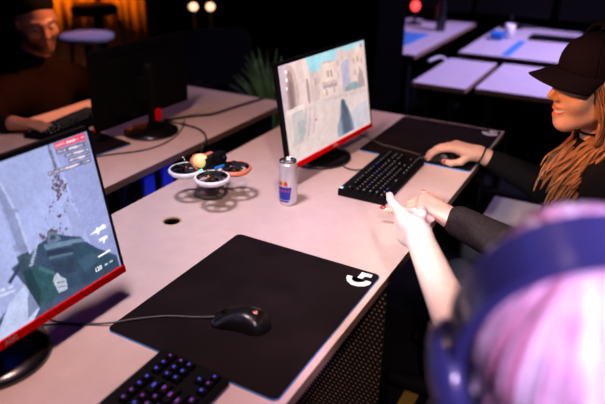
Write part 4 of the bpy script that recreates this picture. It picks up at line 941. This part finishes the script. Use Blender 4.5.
# ------------------------------------------------------------------ light, world, camera
def light(kind, name, loc, target, power, col, size=.2, spot=None, blend=.5):
    l = bpy.data.lights.new(name, kind); l.energy = power; l.color = col; o = bpy.data.objects.new(name, l); C.objects.link(o); o.location = loc
    d = V(target)-V(loc); o.rotation_euler = d.to_track_quat('-Z', 'Y').to_euler()
    if kind == 'AREA': l.shape = 'DISK'; l.size = size
    else: l.shadow_soft_size = size
    if spot: l.spot_size = R(spot); l.spot_blend = blend
    return o
light('SPOT', 'key_spot', (.0, .52, 1.95), (.55, .42, 0), 145, (1., .60, .545), .16, 78, 1.)
light('SPOT', 'lilac_spot', (.01, .50, 1.95), (.46, .50, 0), 90, (.10, .50, 1.), .16, 38, 1.)
light('SPOT', 'front_spot', (-.95, -.85, 1.9), (.62, -.02, .1), 125, (1., .70, .64), .05, 30, .6)
light('SPOT', 'hand_spot', (-1.4, .08, 1.22), (.50, -.06, .14), 250, (1., .90, .95), .06, 14, .8)  # unseen narrow spot, added to overexpose the pointing hand
light('SPOT', 'drone_spot', (-.9, -.8, 1.7), (.60, .60, .09), 55, (1., .86, .84), .05, 7, 1.)  # unseen narrow spot, added so the rotor rings read white from the front
light('SPOT', 'mouse_hand_spot', (.45, .65, 1.9), (1.26, .06, .06), 75, (1., .55, .48), .06, 9, .8)  # unseen narrow spot, added to brighten the hand on the mouse
light('SPOT', 'violet_back_spot', (3.2, -1.2, 2.0), (3.1, .35, 0), 530, (.60, .46, 1.), .15, 62, .6)
light('AREA', 'blue_fill', (.2, 1.6, 2.0), (.3, .5, 0), 2.4, (.04, .10, 1.), 1.0)
light('SPOT', 'violet_hair_spot', (-1.25, -1.1, 1.25), (-.15, -.42, .40), 200, (.80, .58, 1.), .1, 18, .6)
light('SPOT', 'blue_band_spot', (.5, -1.3, 1.8), (-.15, -.42, .48), 120, (.46, .34, 1.), .1, 22, .6)
light('SPOT', 'warm_face_spot', (-.15, .65, 1.08), (.98, -.30, .32), 130, (1., .31, .07), .04, 15, .5)
light('SPOT', 'violet_edge_spot', (2.5, .15, 1.85), (1.66, .22, 0), 42, (.72, .52, 1.), .06, 20, .8)
light('SPOT', 'man_warm_spot', (1.6, 1.1, 1.1), (1.0, 1.80, .20), 100, (1., .32, .13), .06, 36, .7)
light('SPOT', 'far_desk_spot', (.9, 1.5, 1.95), (1.15, 1.2, 0), 9, (1., .62, .80), .08, 66, 1.)
light('SPOT', 'orange_spot', (3.65, 3.85, .75), (3.70, 4.45, -.30), 340, (1., .28, .01), .1, 84, .6)
light('SPOT', 'gap_blue_strip', (.74, .785, -.50), (.74, .93, -.25), 10, (.12, .16, 1.), .03, 42, .5)
light('SPOT', 'blue_chair_spot', (3.3, 2.2, 1.8), (2.45, 2.0, 0), 20, (.15, .2, 1.), .1, 50, .6)
light('SPOT', 'plant_spot', (1.7, .9, 1.8), (1.86, 1.185, 0), 5, (.9, 1., .4), .1, 30, .6)
light('SPOT', 'lilac_table_spot', (2.3, 2.9, 1.9), (2.3, 2.96, 0), 60, (.50, .42, 1.), .1, 18, .6)
light('SPOT', 'panel_fill_spot', (-.5, -1.2, .2), (.50, .15, -.25), 30, (1., .6, .5), .05, 34, .6)  # unseen low spot, added to bring up the perforated sheet under the desk
w = bpy.data.worlds.new('world'); S.world = w; w.use_nodes = True; w.node_tree.nodes['Background'].inputs[0].default_value = (.3, .28, .5, 1); w.node_tree.nodes['Background'].inputs[1].default_value = .0012
cam = bpy.data.cameras.new('camera'); co = bpy.data.objects.new('camera', cam); C.objects.link(co); S.camera = co
cam.sensor_width = 36; cam.lens = 598.27/605*36; co.location = (-.65488, -.41417, .75437); co.rotation_euler = (R(64.3597), R(-.4236), R(-60.5783)); cam.clip_start = .02
cam.dof.use_dof = True; cam.dof.focus_distance = 1.42; cam.dof.aperture_fstop = 2.0
for o in list(C.objects):
    if o.parent is None: o.location.z += TZ
S.view_settings.view_transform = 'Standard'; S.view_settings.look = 'None'; S.view_settings.gamma = 1; S.view_settings.exposure = 0.
S.view_settings.use_curve_mapping = False
